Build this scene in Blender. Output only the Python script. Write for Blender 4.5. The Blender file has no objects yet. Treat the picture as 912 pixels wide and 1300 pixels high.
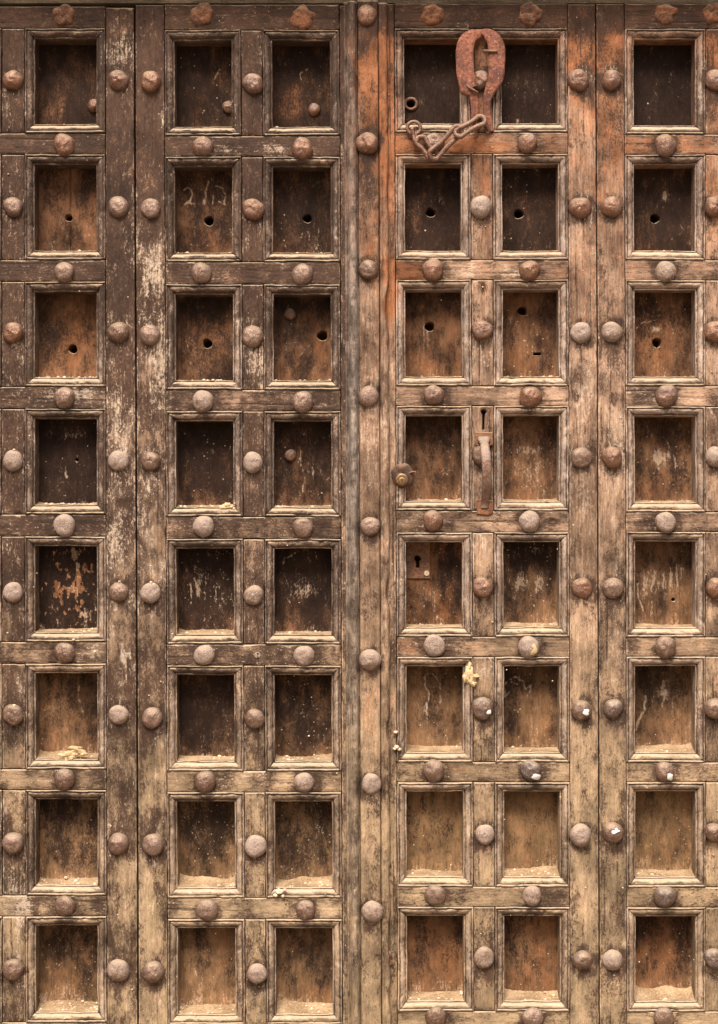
import bpy, math, random
import numpy as np

random.seed(7)
rng = np.random.RandomState(11)
S = 0.0016                      # metres per photograph pixel on the door face
Z0 = 0.24                       # height of the lower picture edge above the ground
D_CAM = 2500.0                  # camera distance in the same unit
scene = bpy.context.scene
COL = scene.collection

# ------------------------------------------------------------------ camera
cam_data = bpy.data.cameras.new('camera')
cam = bpy.data.objects.new('camera', cam_data)
COL.objects.link(cam)
cam.location = (0, -D_CAM * S, Z0 + 650 * S)
cam.rotation_euler = (math.radians(90), 0, 0)
cam_data.sensor_fit = 'VERTICAL'
cam_data.sensor_height = 36.0
cam_data.sensor_width = 36.0
cam_data.lens = 36.0 * D_CAM / 1300.0
cam_data.clip_start = 0.05
cam_data.clip_end = 500
scene.camera = cam
scene.render.resolution_x = 718
scene.render.resolution_y = 1024

# ------------------------------------------------------------------ light
SUN_EL, SUN_AZ = 54.0, -12.0    # azimuth: degrees to the left of the viewer's back
world = bpy.data.worlds.new('World')
scene.world = world
world.use_nodes = True
wn = world.node_tree.nodes
wl = world.node_tree.links
bg = wn['Background']
sky = wn.new('ShaderNodeTexSky')
sky.sky_type = 'NISHITA'
sky.sun_disc = False
sky.sun_elevation = math.radians(SUN_EL)
sky.sun_rotation = math.radians(180 - SUN_AZ)
sky.air_density = 1.0
sky.dust_density = 6.0
sky.ozone_density = 0.3
wl.new(sky.outputs[0], bg.inputs[0])
bg.inputs[1].default_value = 0.068
sd = bpy.data.lights.new('sun', 'SUN')
sd.energy = 2.9
sd.angle = math.radians(25)
sd.color = (1.0, 0.92, 0.82)
sun = bpy.data.objects.new('sun', sd)
COL.objects.link(sun)
from mathutils import Vector
el, az = math.radians(SUN_EL), math.radians(SUN_AZ)
travel = Vector((-math.sin(az) * math.cos(el), math.cos(az) * math.cos(el), -math.sin(el)))
sun.rotation_euler = travel.to_track_quat('-Z', 'Y').to_euler()
sun.location = (-1.5, -4, 5)
scene.view_settings.view_transform = 'Standard'
scene.view_settings.look = 'None'
scene.view_settings.gamma = 1.0
scene.view_settings.use_curve_mapping = False
scene.view_settings.exposure = 1.02

# ------------------------------------------------------------------ noise
_perm = np.random.RandomState(3).permutation(4096)
_val = np.random.RandomState(4).rand(4096) * 2 - 1
def vnoise(x, y, seed=0):
    x = np.asarray(x, float) + seed * 17.31; y = np.asarray(y, float) + seed * 7.77
    xi = np.floor(x).astype(int); yi = np.floor(y).astype(int)
    xf = x - xi; yf = y - yi
    u = xf * xf * (3 - 2 * xf); v = yf * yf * (3 - 2 * yf)
    def h(a, b): return _val[_perm[(_perm[a & 4095] + b) & 4095]]
    return ((h(xi, yi) * (1 - u) + h(xi + 1, yi) * u) * (1 - v)
            + (h(xi, yi + 1) * (1 - u) + h(xi + 1, yi + 1) * u) * v)
def fbm(x, y, seed=0, o=4):
    a, s, t = 1.0, 0.0, 0.0
    for k in range(o):
        s = s + a * vnoise(np.asarray(x) * 2 ** k, np.asarray(y) * 2 ** k, seed + k); t += a; a *= 0.5
    return s / t

# ------------------------------------------------------------------ placing
XT = np.array([-140, 2, 31, 134, 170.5, 209, 306, 333, 431, 436, 492, 501, 597, 625, 721, 756.5, 793, 896, 1070], float)
XB = np.array([-138, 3, 33, 136, 174.8, 213, 311.5, 338, 435, 441, 496, 505, 602, 629, 724, 761, 796, 896, 1070], float)
def warp(x, y):
    x = np.asarray(x, float); y = np.asarray(y, float)
    return x + np.interp(x, XT, XB - XT) * (y / 1300.0) + 0.5 * vnoise(x / 160., y / 210., 5)
def P(x, y, d):
    """picture-plane measures (x right, y down, d into the door) to metres"""
    wx = warp(x, y)
    return np.stack([(wx - 456) * S, np.asarray(d, float) * S + 0 * wx, Z0 + (1300 - np.asarray(y, float)) * S + 0 * wx], -1)

# ------------------------------------------------------------------ stains that belong to the wood (old paint, rust, scuffs, dust), plus dark rings at studs
def blob(x, y, cx, cy, sx, sy):
    return np.exp(-((x - cx) / sx) ** 2 - ((y - cy) / sy) ** 2)
BOARD_BLOBS = [  # x y sx sy channel(0 dark 1 rust 2 pale 3 dusty) strength
    (195, 335, 18, 34, 2, .75), (200, 455, 14, 60, 2, .6), (150, 560, 14, 70, 2, .55), (105, 500, 30, 10, 2, .5),
    (318, 440, 12, 34, 2, .55), (155, 60, 12, 34, 2, .5), (143, 72, 12, 16, 2, .5), (330, 60, 14, 16, 2, .4),
    (357, 190, 16, 8, 2, .5), (145, 700, 18, 40, 2, .35), (185, 700, 16, 60, 2, .35), (200, 610, 16, 40, 2, .3),
    (300, 190, 40, 8, 2, .3), (80, 505, 34, 9, 2, .35), (20, 700, 12, 40, 0, 1.1), (120, 668, 40, 9, 0, .9),
    (60, 668, 60, 8, 0, .5), (18, 560, 10, 50, 0, .8), (190, 390, 16, 22, 0, .5), (140, 350, 18, 60, 0, .3),
    (320, 200, 20, 50, 0, .3), (250, 340, 60, 9, 0, .35), (120, 830, 14, 9, 2, .8), (155, 835, 3, 22, 2, 1.0),
    (140, 790, 12, 26, 2, .3), (345, 833, 9, 12, 0, .4), (315, 790, 12, 40, 0, .2), (10, 1140, 20, 30, 2, .45),
    (25, 1180, 7, 60, 2, .45), (150, 500, 10, 20, 0, .3), (18, 430, 8, 26, 2, .3),
    (497, 372, 9, 34, 1, 1.3), (520, 345, 34, 10, 1, 1.0), (496, 372, 14, 40, 2, -.6), (490, 190, 30, 90, 1, .3), (560, 190, 60, 14, 1, .6), (500, 120, 14, 80, 1, .5),
    (612, 220, 12, 40, 1, .3), (735, 60, 20, 34, 1, .8), (775, 70, 20, 36, 1, .8), (905, 60, 14, 40, 1, .7),
    (738, 95, 12, 16, 2, .4), (778, 90, 12, 16, 2, .35), (735, 260, 14, 60, 2, .3), (605, 150, 12, 40, 1, .5),
    (780, 190, 20, 60, 1, .25), (850, 185, 60, 10, 1, .3), (735, 470, 18, 30, 0, .35), (780, 450, 16, 50, 0, .2),
    (740, 500, 16, 50, 2, .35), (780, 560, 16, 60, 2, .35), (820, 505, 24, 9, 0, .5), (907, 507, 12, 9, 0, .7),
    (735, 620, 16, 60, 2, .35), (610, 460, 12, 40, 2, .3), (590, 345, 20, 9, 2, .6), (650, 345, 16, 10, 2, .5),
    (612, 690, 10, 16, 2, .5), (530, 665, 50, 8, 2, .2), (820, 664, 26, 7, 0, .35), (840, 505, 40, 10, 2, .3),
    (530, 820, 40, 9, 1, .5), (540, 820, 40, 9, 0, .25), (610, 855, 10, 12, 2, .5), (500, 870, 6, 60, 1, .5),
    (570, 978, 30, 9, 1, .4), (700, 1137, 30, 9, 0, .4), (570, 1137, 30, 9, 0, .35), (780, 830, 16, 40, 2, .25),
    (795, 1160, 5, 14, 2, .9), (800, 822, 16, 8, 0, .4), (912, 880, 8, 40, 1, .4), (780, 720, 16, 60, 2, .2),
    (465, 90, 12, 60, 1, .7), (465, 60, 12, 14, 0, .6), (466, 240, 12, 40, 0, .5), (484, 120, 8, 60, 1, .5),
    (466, 160, 10, 12, 1, .4), (466, 320, 10, 18, 1, .4), (468, 560, 12, 80, 2, .3), (446, 120, 8, 90, 2, .4),
    (470, 900, 14, 60, 1, .35), (446, 1150, 8, 90, 2, .35), (490, 600, 6, 200, 2, .3),
]
STUD_XY = [(X_, Y_) for X_ in (16, 150) for Y_ in (101, 262, 422, 585, 752, 908, 1071, 1232)] + [(81, Y_) for Y_ in (183, 345, 505, 667, 829, 990, 1151)] \
    + [(192, Y_) for Y_ in (103, 264, 425, 586, 753, 912, 1073, 1235)] + [(322, Y_) for Y_ in (105, 265, 427, 587, 756, 913, 1075, 1237)] \
    + [(X_, Y_) for X_ in (258, 385) for Y_ in (187, 347, 509, 669, 832, 993, 1156)] + [(X_, Y_) for X_ in (551, 673, 846) for Y_ in (181, 342, 502, 662, 821, 979, 1138, 1293)] \
    + [(X_, Y_) for X_ in (612, 738, 778, 908) for Y_ in (101, 262, 421, 580, 747, 900, 1060, 1219)] + [(468, Y_) for Y_ in (18, 181, 342, 503, 668, 838, 996, 1158)]
def board_field(x, y):
    x = np.asarray(x, float); y = np.asarray(y, float)
    left = 1 / (1 + np.exp((x - 436) / 6.0))
    R = left * np.interp(y, [0, 330, 520, 700, 850, 1000, 1300], [.92, .86, .74, .66, .54, .40, .34]) \
        + (1 - left) * np.interp(y, [0, 34, 50, 180, 350, 700, 1000, 1300], [.90, .86, .38, .26, .25, .30, .30, .30])
    G = left * np.interp(y, [0, 50, 330, 500, 1300], [.62, .48, .34, .12, .12]) \
        + (1 - left) * np.interp(y, [0, 34, 56, 90, 200, 330, 520, 900, 1300], [.85, .8, .85, .55, .50, .36, .18, .12, .18])
    B = left * np.interp(y, [0, 300, 500, 1300], [.10, .16, .22, .22]) \
        + (1 - left) * np.interp(y, [0, 50, 180, 360, 700, 1000, 1300], [.05, .10, .14, .26, .22, .2, .16])
    A = np.interp(y, [0, 600, 800, 1000, 1300], [0.0, .15, .5, .9, 1.15])
    A = A * (1 + .35 * fbm(x / 16., y / 24., 141, 4))
    nz = vnoise(x / 5., y / 9., 61)
    R = R + (.18 + .20 * left) * fbm(x / 26., y / 60., 71, 3) + (.12 + .30 * left) * np.clip(fbm(x / 14., y / 45., 81, 4) - .12, 0, 1) * 2
    G = G + .22 * (1 - left) * fbm(x / 20., y / 50., 91, 3) * np.interp(y, [0, 400, 700], [1, .8, .3])
    B = B + (.10 + .10 * left) * np.clip(fbm(x / 9., y / 36., 101, 4) - .1, 0, 1) * 2
    x0_, x1_, y0_, y1_ = x.min() - 24, x.max() + 24, y.min() - 50, y.max() + 24
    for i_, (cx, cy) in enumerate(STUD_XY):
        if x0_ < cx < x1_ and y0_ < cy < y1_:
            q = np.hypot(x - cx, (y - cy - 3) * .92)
            R = R + .42 * np.exp(-((q - 14) / 5.5) ** 2) * (1 + .9 * nz)  # darker ring round each stud, set slightly low
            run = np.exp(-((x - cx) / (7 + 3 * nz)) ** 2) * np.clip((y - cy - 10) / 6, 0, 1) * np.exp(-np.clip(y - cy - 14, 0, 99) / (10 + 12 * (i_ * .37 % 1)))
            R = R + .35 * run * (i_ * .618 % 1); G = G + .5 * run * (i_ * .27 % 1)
    out = [R, G, B, A]
    for (cx, cy, sx, sy, c, s) in BOARD_BLOBS:
        out[c] = out[c] + (s * .72 if c == 2 else s) * blob(x + 9 * vnoise(x / 9., y / 22., 77), y, cx, cy, sx, sy)
    return np.clip(np.stack(out, -1), 0, 1.5)

# columns of coffers (outer frame, left and right) and their rows, per leaf
LEAF_COLS = [[(-99, 2), (31, 134)], [(209, 306), (333, 431)], [(501, 597), (625, 721)], [(793, 896), (924, 1027)]]
R1 = [(36, 169), (196, 330), (357.5, 491), (519, 653), (681, 815), (842.5, 976.5), (1003, 1137), (1163.5, 1298)]
R2 = [(38, 172.5), (199, 332.5), (361, 495), (522, 656), (684, 818), (845, 979), (1006, 1140), (1167, 1301)]
R3 = [(36, 168), (195, 330), (355, 490), (515, 648.5), (676, 808.5), (834, 967.5), (993, 1126), (1151.5, 1284)]
R4 = [(36.5, 170.5), (196, 330), (355.5, 490), (516, 650), (675, 809), (833.5, 968), (993, 1126.5), (1152, 1284.5)]
LEAF_ROWS = [R1, R2, R3, R4]
# panel tone per visible column/row: black, rust, scuff, dust
PT = {}
base_rows_l = [(.66, .30, .04, 0), (.58, .24, .10, .0), (.50, .30, .12, .05), (.66, .20, .08, .05), (.70, .26, .08, .1), (.68, .26, .08, .25), (.52, .22, .10, .6), (.46, .32, .10, .6)]
base_rows_r = [(.88, .20, .05, 0), (.76, .25, .08, 0), (.42, .42, .12, .08), (.42, .36, .14, .15), (.46, .30, .15, .3), (.40, .32, .12, .5), (.32, .34, .07, .85), (.44, .55, .06, .5)]
for c in range(8):
    for r in range(8):
        PT[(c, r)] = (base_rows_l if c < 4 else base_rows_r)[r]
PT[(1, 3)] = (1.5, .0, .0, 0); PT[(1, 4)] = (1.3, .2, .05, .05); PT[(1, 5)] = (.30, .34, .1, .4); PT[(1, 1)] = (.42, .4, .08, 0)
PT[(3, 0)] = (.6, .4, .04, 0); PT[(1, 2)] = (.36, .4, .1, .1); PT[(4, 4)] = (.42, .6, .12, .15)
PANEL_BLOBS = [
    (252, 105, 14, 30, 1, .8), (272, 95, 9, 14, 1, .7), (244, 130, 8, 18, 1, .7), (365, 105, 12, 28, 1, .8), (390, 95, 6, 14, 1, .4), (380, 140, 14, 10, 1, .3),
    (82, 300, 26, 20, 2, .14), (110, 300, 10, 20, 2, .1), (262, 300, 30, 20, 1, .3), (390, 300, 14, 24, 2, .12),
    (240, 420, 14, 34, 1, .5), (272, 430, 16, 34, 1, .4), (90, 430, 22, 30, 1, .4), (400, 440, 22, 34, 1, .25),
    (262, 480, 34, 12, 0, .25), (250, 385, 34, 10, 0, .4), (380, 385, 30, 10, 0, .3),
    (66, 590, 30, 60, 0, .3), (82, 552, 20, 7, 2, .35), (389, 595, 12, 26, 2, .22), (389, 620, 20, 20, 1, .4), (260, 610, 30, 30, 1, .35),
    (84, 790, 20, 10, 1, .1), (80, 700, 30, 7, 2, .3), (86, 706, 10, 8, 3, .6),
    (84, 790, 14, 8, 0, .1), (105, 780, 10, 8, 2, .35),
    (250, 760, 20, 30, 1, .6), (246, 742, 6, 18, 2, .35), (275, 760, 12, 20, 2, .2), (262, 730, 20, 8, 2, .2), (255, 765, 5, 22, 0, .4),
    (385, 750, 24, 9, 2, .4), (385, 770, 26, 22, 1, .35), (262, 920, 20, 20, 1, .5), (285, 930, 8, 14, 2, .2),
    (550, 150, 30, 6, 2, .2), (672, 150, 30, 6, 2, .15), (548, 90, 12, 10, 1, .4), (848, 100, 24, 20, 1, .15),
    (547, 430, 24, 24, 2, .10), (670, 430, 20, 20, 2, .14), (690, 425, 14, 14, 2, .15), (838, 430, 24, 30, 1, .3),
    (570, 580, 8, 34, 2, .25), (540, 640, 30, 10, 1, .5), (672, 570, 20, 6, 2, .42), (668, 600, 26, 22, 2, .22),
    (532, 700, 17, 26, 1, .5), (545, 755, 14, 20, 2, .3), (562, 745, 5, 30, 1, .8), (560, 750, 5, 26, 0, .3), (570, 700, 10, 26, 0, .5),
    (662, 742, 8, 12, 2, .55), (687, 742, 6, 14, 2, .55), (672, 700, 24, 10, 2, .2), (672, 700, 30, 22, 0, .35),
    (841, 580, 6, 10, 2, .6), (850, 578, 12, 8, 2, .35), (838, 414, 7, 4, 2, .6), (850, 243, 3, 6, 2, 1.2), (848, 322, 3, 2, 2, 1.0),
    (846, 735, 22, 20, 2, .22), (822, 755, 6, 18, 2, .35), (846, 882, 8, 10, 2, .4), (846, 940, 26, 16, 2, .1),
    (400, 1060, 14, 34, 2, .22), (385, 1070, 24, 34, 3, .3), (262, 1060, 30, 30, 3, .2), (535, 900, 10, 24, 2, .18), (672, 925, 20, 22, 2, .14),
    (540, 60, 40, 8, 2, .06), (90, 1180, 30, 60, 1, .2), (548, 1220, 34, 34, 1, .2), (848, 1210, 34, 34, 1, .3),
]
STROKES = [  # chalk and scratches: width, strength, points
    (1.2, 1.1, [(268, 93), (272, 87), (277, 80)]), (1.2, .9, [(381, 93), (379, 86), (384, 81), (389, 80)]),
    (1.1, 1.0, [(230, 235), (234, 232), (239, 234), (240, 243), (237, 249), (230, 254)]), (1.1, .9, [(236, 251), (242, 252)]),
    (1.3, 1.0, [(261, 224), (258, 238), (255, 252)]), (1.0, .6, [(249, 234), (256, 235)]), (1.0, .8, [(268, 243), (267, 253)]),
    (1.0, .7, [(271, 231), (279, 233), (284, 240), (282, 254)]), (1.1, .9, [(275, 250), (281, 253)]),
    (1.1, .55, [(520, 862), (524, 856), (530, 858)]), (1.2, .8, [(537, 863), (541, 858), (550, 860), (557, 872), (557, 896)]),
    (1.2, .75, [(537, 863), (538, 872), (543, 882), (541, 896), (539, 910)]),
    (1.3, .75, [(641, 888), (639, 874), (646, 865), (656, 863), (664, 868), (668, 878)]), (1.1, .9, [(675, 874), (670, 890)]), (1., .8, [(671, 876), (676, 872)]),
    (1.0, .6, [(642, 888), (647, 880)]), (1.0, .5, [(660, 860), (660, 868)]),
    (1.1, .9, [(837, 726), (833, 740), (831, 752)]), (1.1, .9, [(813, 742), (814, 760), (820, 776)]), (1.0, .6, [(863, 718), (865, 745)]),
    (.9, .6, [(856, 722), (857, 745)]), (.9, .5, [(848, 730), (846, 750)]), (.9, .5, [(826, 735), (822, 750)]), (.9, .4, [(833, 765), (830, 784)]), (.9, .5, [(870, 722), (870, 740)]),
    (1.2, 1.0, [(824, 888), (822, 905), (814, 918), (811, 930)]), (1.2, .8, [(848, 868), (845, 885)]), (1., .6, [(850, 880), (845, 900)]), (1., .5, [(859, 890), (860, 920)]),
    (1.0, .55, [(812, 413), (818, 407), (826, 405), (840, 403)]), (1.0, .5, [(855, 405), (860, 420)]),
    (1.3, .5, [(354, 718), (358, 710), (372, 702), (388, 697)]), (1., .35, [(396, 700), (402, 715), (394, 730)]),
    (1., .5, [(242, 735), (246, 760)]), (1., .5, [(236, 740), (238, 770)]), (1., .4, [(256, 735), (254, 790)]), (1., .4, [(270, 740), (282, 770)]),
    (1.3, .6, [(94, 875), (93, 890), (100, 908)]), (1.4, .8, [(78, 590), (78, 604)]), (2.2, .8, [(78, 600), (79, 606)]), (1.2, .7, [(92, 576), (92, 586), (96, 588)]),
    (2.6, 1.0, [(88, 700), (90, 708), (93, 722)]), (.9, .5, [(640, 730), (637, 770)]), (.9, .5, [(848, 575), (852, 596)]), (1., .7, [(836, 570), (838, 592)]), (1.2, .8, [(842, 578), (841, 596)]), (.9, .4, [(820, 585), (836, 575)]),
    (.9, .45, [(232, 430), (236, 445)]), (.9, .4, [(538, 410), (537, 440)]), (.8, .35, [(543, 412), (542, 436)]), (1., .5, [(240, 1238), (243, 1250)]),
    (1., .4, [(380, 590), (384, 606), (381, 624)]), (1., .4, [(394, 592), (397, 616)]),
]
def stroke_dist(x, y, pts):
    best = np.full(np.shape(x), 1e9)
    for (ax, ay), (bx, by) in zip(pts[:-1], pts[1:]):
        vx, vy = bx - ax, by - ay
        t = np.clip(((x - ax) * vx + (y - ay) * vy) / (vx * vx + vy * vy), 0, 1)
        best = np.minimum(best, np.hypot(x - ax - t * vx, y - ay - t * vy))
    return best
def panel_field(x, y, c, r):
    t = PT[(c, r)]
    out = [np.full(np.shape(x), v, float) for v in t]
    j = vnoise(c * 3.3 + .5, r * 2.7 + .3, 9)
    out[0] = out[0] + .10 * j + .07
    out[0] = out[0] + .30 * fbm(x / 22., y / 48., 21 + c * 8 + r, 4)
    out[1] = out[1] + .25 * fbm(x / 18., y / 40., 121 + c * 8 + r, 3)
    out[2] = out[2] + .16 * fbm(x / 12., y / 20., 221 + c * 8 + r, 3)
    xm, ym = x.mean(), y.mean()
    for (cx, cy, sx, sy, k, s) in PANEL_BLOBS:
        if abs(cx - xm) < 60 and abs(cy - ym) < 80:
            out[k] = out[k] + s * blob(x, y, cx, cy, sx, sy)
    for (w, s, pts) in STROKES:
        if abs(pts[0][0] - xm) < 60 and abs(pts[0][1] - ym) < 80:
            px = x + 1.2 * vnoise(x / 6., y / 6., 3); py = y + 1.2 * vnoise(x / 6., y / 6., 13)
            out[2] = out[2] + 1.2 * s * (0.75 + .5 * vnoise(x / 2.5, y / 2.5, 8)) * np.exp(-(stroke_dist(px, py, pts) / w) ** 2)
    if (c, r) == (1, 4):      # tan wood where the black paint has flaked away
        m = blob(x, y, 84, 748, 26, 34) + 1.5 * fbm(x / 5., y / 8., 12, 4) - .35 * blob(x, y, 85, 742, 6, 16)
        m = np.clip((m - .72) / .10, 0, 1)
        out[0] = out[0] * (1 - m); out[1] = out[1] + .5 * m; out[2] = out[2] + .32 * m
    if (c, r) in ((2, 4), (3, 4), (5, 4), (6, 4), (6, 3), (3, 3), (6, 5)):
        rs = np.random.RandomState(c * 10 + r)
        for q in range(11 if r == 4 else 5):
            ax, ay = xm + rs.randn() * 16, ym + rs.uniform(-24, 12); ln = rs.uniform(5, 20)
            out[2] = out[2] + rs.uniform(.15, .6) * np.exp(-(stroke_dist(x + 1.2 * vnoise(y / 7., y * 0 + q, 4), y, [(ax, ay), (ax + rs.uniform(-4, 4), ay + ln)]) / rs.uniform(.45, .85)) ** 2)
    yb_, xa_, xb_ = y.max(), x.min(), x.max()
    k_ = [.25, .3, .45, .5, .55, .65, .8, .9][r]
    nz = fbm(x / 14., y / 14., 31 + c + r * 8, 3)
    creep = np.exp(-(yb_ - y) / (5 + 2.2 * r)) + .8 * np.exp(-(x - xa_) / 4.) * np.clip((y - yb_ + 70) / 60, 0, 1) + .6 * np.exp(-(xb_ - x) / 4.) * np.clip((y - yb_ + 70) / 60, 0, 1)
    out[2] = out[2] + k_ * .5 * creep * (1 + 1.2 * nz); out[0] = out[0] - .5 * k_ * creep
    return np.clip(np.stack(out, -1), 0, 1.5)

# ------------------------------------------------------------------ materials
class NT:
    def __init__(s, name):
        s.m = bpy.data.materials.new(name); s.m.use_nodes = True
        s.t = s.m.node_tree; s.t.nodes.clear()
        s.out = s.t.nodes.new('ShaderNodeOutputMaterial')
        s.b = s.t.nodes.new('ShaderNodeBsdfPrincipled')
        s.t.links.new(s.b.outputs[0], s.out.inputs[0])
    def set(s, sock, v):
        if hasattr(v, 'links') or isinstance(v, bpy.types.NodeSocket): s.t.links.new(v, sock)
        else:
            if isinstance(v, tuple) and len(v) == 3 and sock.type == 'RGBA': v = v + (1,)
            sock.default_value = v
    def math(s, op, a, b=0.0, c=None, clamp=False):
        n = s.t.nodes.new('ShaderNodeMath'); n.operation = op; n.use_clamp = clamp
        s.set(n.inputs[0], a); s.set(n.inputs[1], b)
        if c is not None: s.set(n.inputs[2], c)
        return n.outputs[0]
    def vmath(s, op, a, b):
        n = s.t.nodes.new('ShaderNodeVectorMath'); n.operation = op
        s.set(n.inputs[0], a)
        if op == 'SCALE': s.set(n.inputs['Scale'], b)
        else: s.set(n.inputs[1], b)
        return n.outputs[0]
    def noise(s, v, scale, detail=4, rough=.6, dist=0.0):
        n = s.t.nodes.new('ShaderNodeTexNoise')
        s.set(n.inputs['Vector'], v); n.inputs['Scale'].default_value = scale
        n.inputs['Detail'].default_value = detail; n.inputs['Roughness'].default_value = rough
        n.inputs['Distortion'].default_value = dist
        return n.outputs[0]
    def voro(s, v, scale, feature='F1'):
        n = s.t.nodes.new('ShaderNodeTexVoronoi'); n.feature = feature
        s.set(n.inputs['Vector'], v); n.inputs['Scale'].default_value = scale
        return n
    def step(s, v, lo, hi, a=0.0, b=1.0):
        n = s.t.nodes.new('ShaderNodeMapRange'); n.interpolation_type = 'SMOOTHSTEP'
        s.set(n.inputs[0], v)
        for i, q in enumerate((lo, hi, a, b)): s.set(n.inputs[i + 1], q)
        return n.outputs[0]
    def mix(s, f, a, b, mode='MIX'):
        n = s.t.nodes.new('ShaderNodeMix'); n.data_type = 'RGBA'; n.blend_type = mode
        s.set(n.inputs[0], f); s.set(n.inputs[6], a); s.set(n.inputs[7], b)
        return n.outputs[2]
    def pos(s, shift=True):
        g = s.t.nodes.new('ShaderNodeNewGeometry')
        if not shift: return g.outputs['Position']
        oi = s.t.nodes.new('ShaderNodeObjectInfo')
        k = s.math('MULTIPLY', oi.outputs['Random'], 13.0)
        c = s.t.nodes.new('ShaderNodeCombineXYZ')
        for i in range(3): s.t.links.new(k, c.inputs[i])
        return s.vmath('ADD', g.outputs['Position'], c.outputs[0])
    def up(s):
        g = s.t.nodes.new('ShaderNodeNewGeometry')
        x = s.t.nodes.new('ShaderNodeSeparateXYZ'); s.t.links.new(g.outputs['Normal'], x.inputs[0])
        return x.outputs[2]
    def rnd(s):
        return s.t.nodes.new('ShaderNodeObjectInfo').outputs['Random']
    def bump(s, h, strength, dist=0.002, prev=None):
        n = s.t.nodes.new('ShaderNodeBump'); n.inputs['Strength'].default_value = strength
        n.inputs['Distance'].default_value = dist; s.t.links.new(h, n.inputs['Height'])
        if prev is not None: s.t.links.new(prev, n.inputs['Normal'])
        return n.outputs[0]
    def done(s, col, rough, normal=None, metal=0.0, spec=.4):
        s.set(s.b.inputs['Base Color'], col); s.set(s.b.inputs['Roughness'], rough)
        s.set(s.b.inputs['Metallic'], metal); s.b.inputs['Specular IOR Level'].default_value = spec
        if normal is not None: s.t.links.new(normal, s.b.inputs['Normal'])
        return s.m

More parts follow.
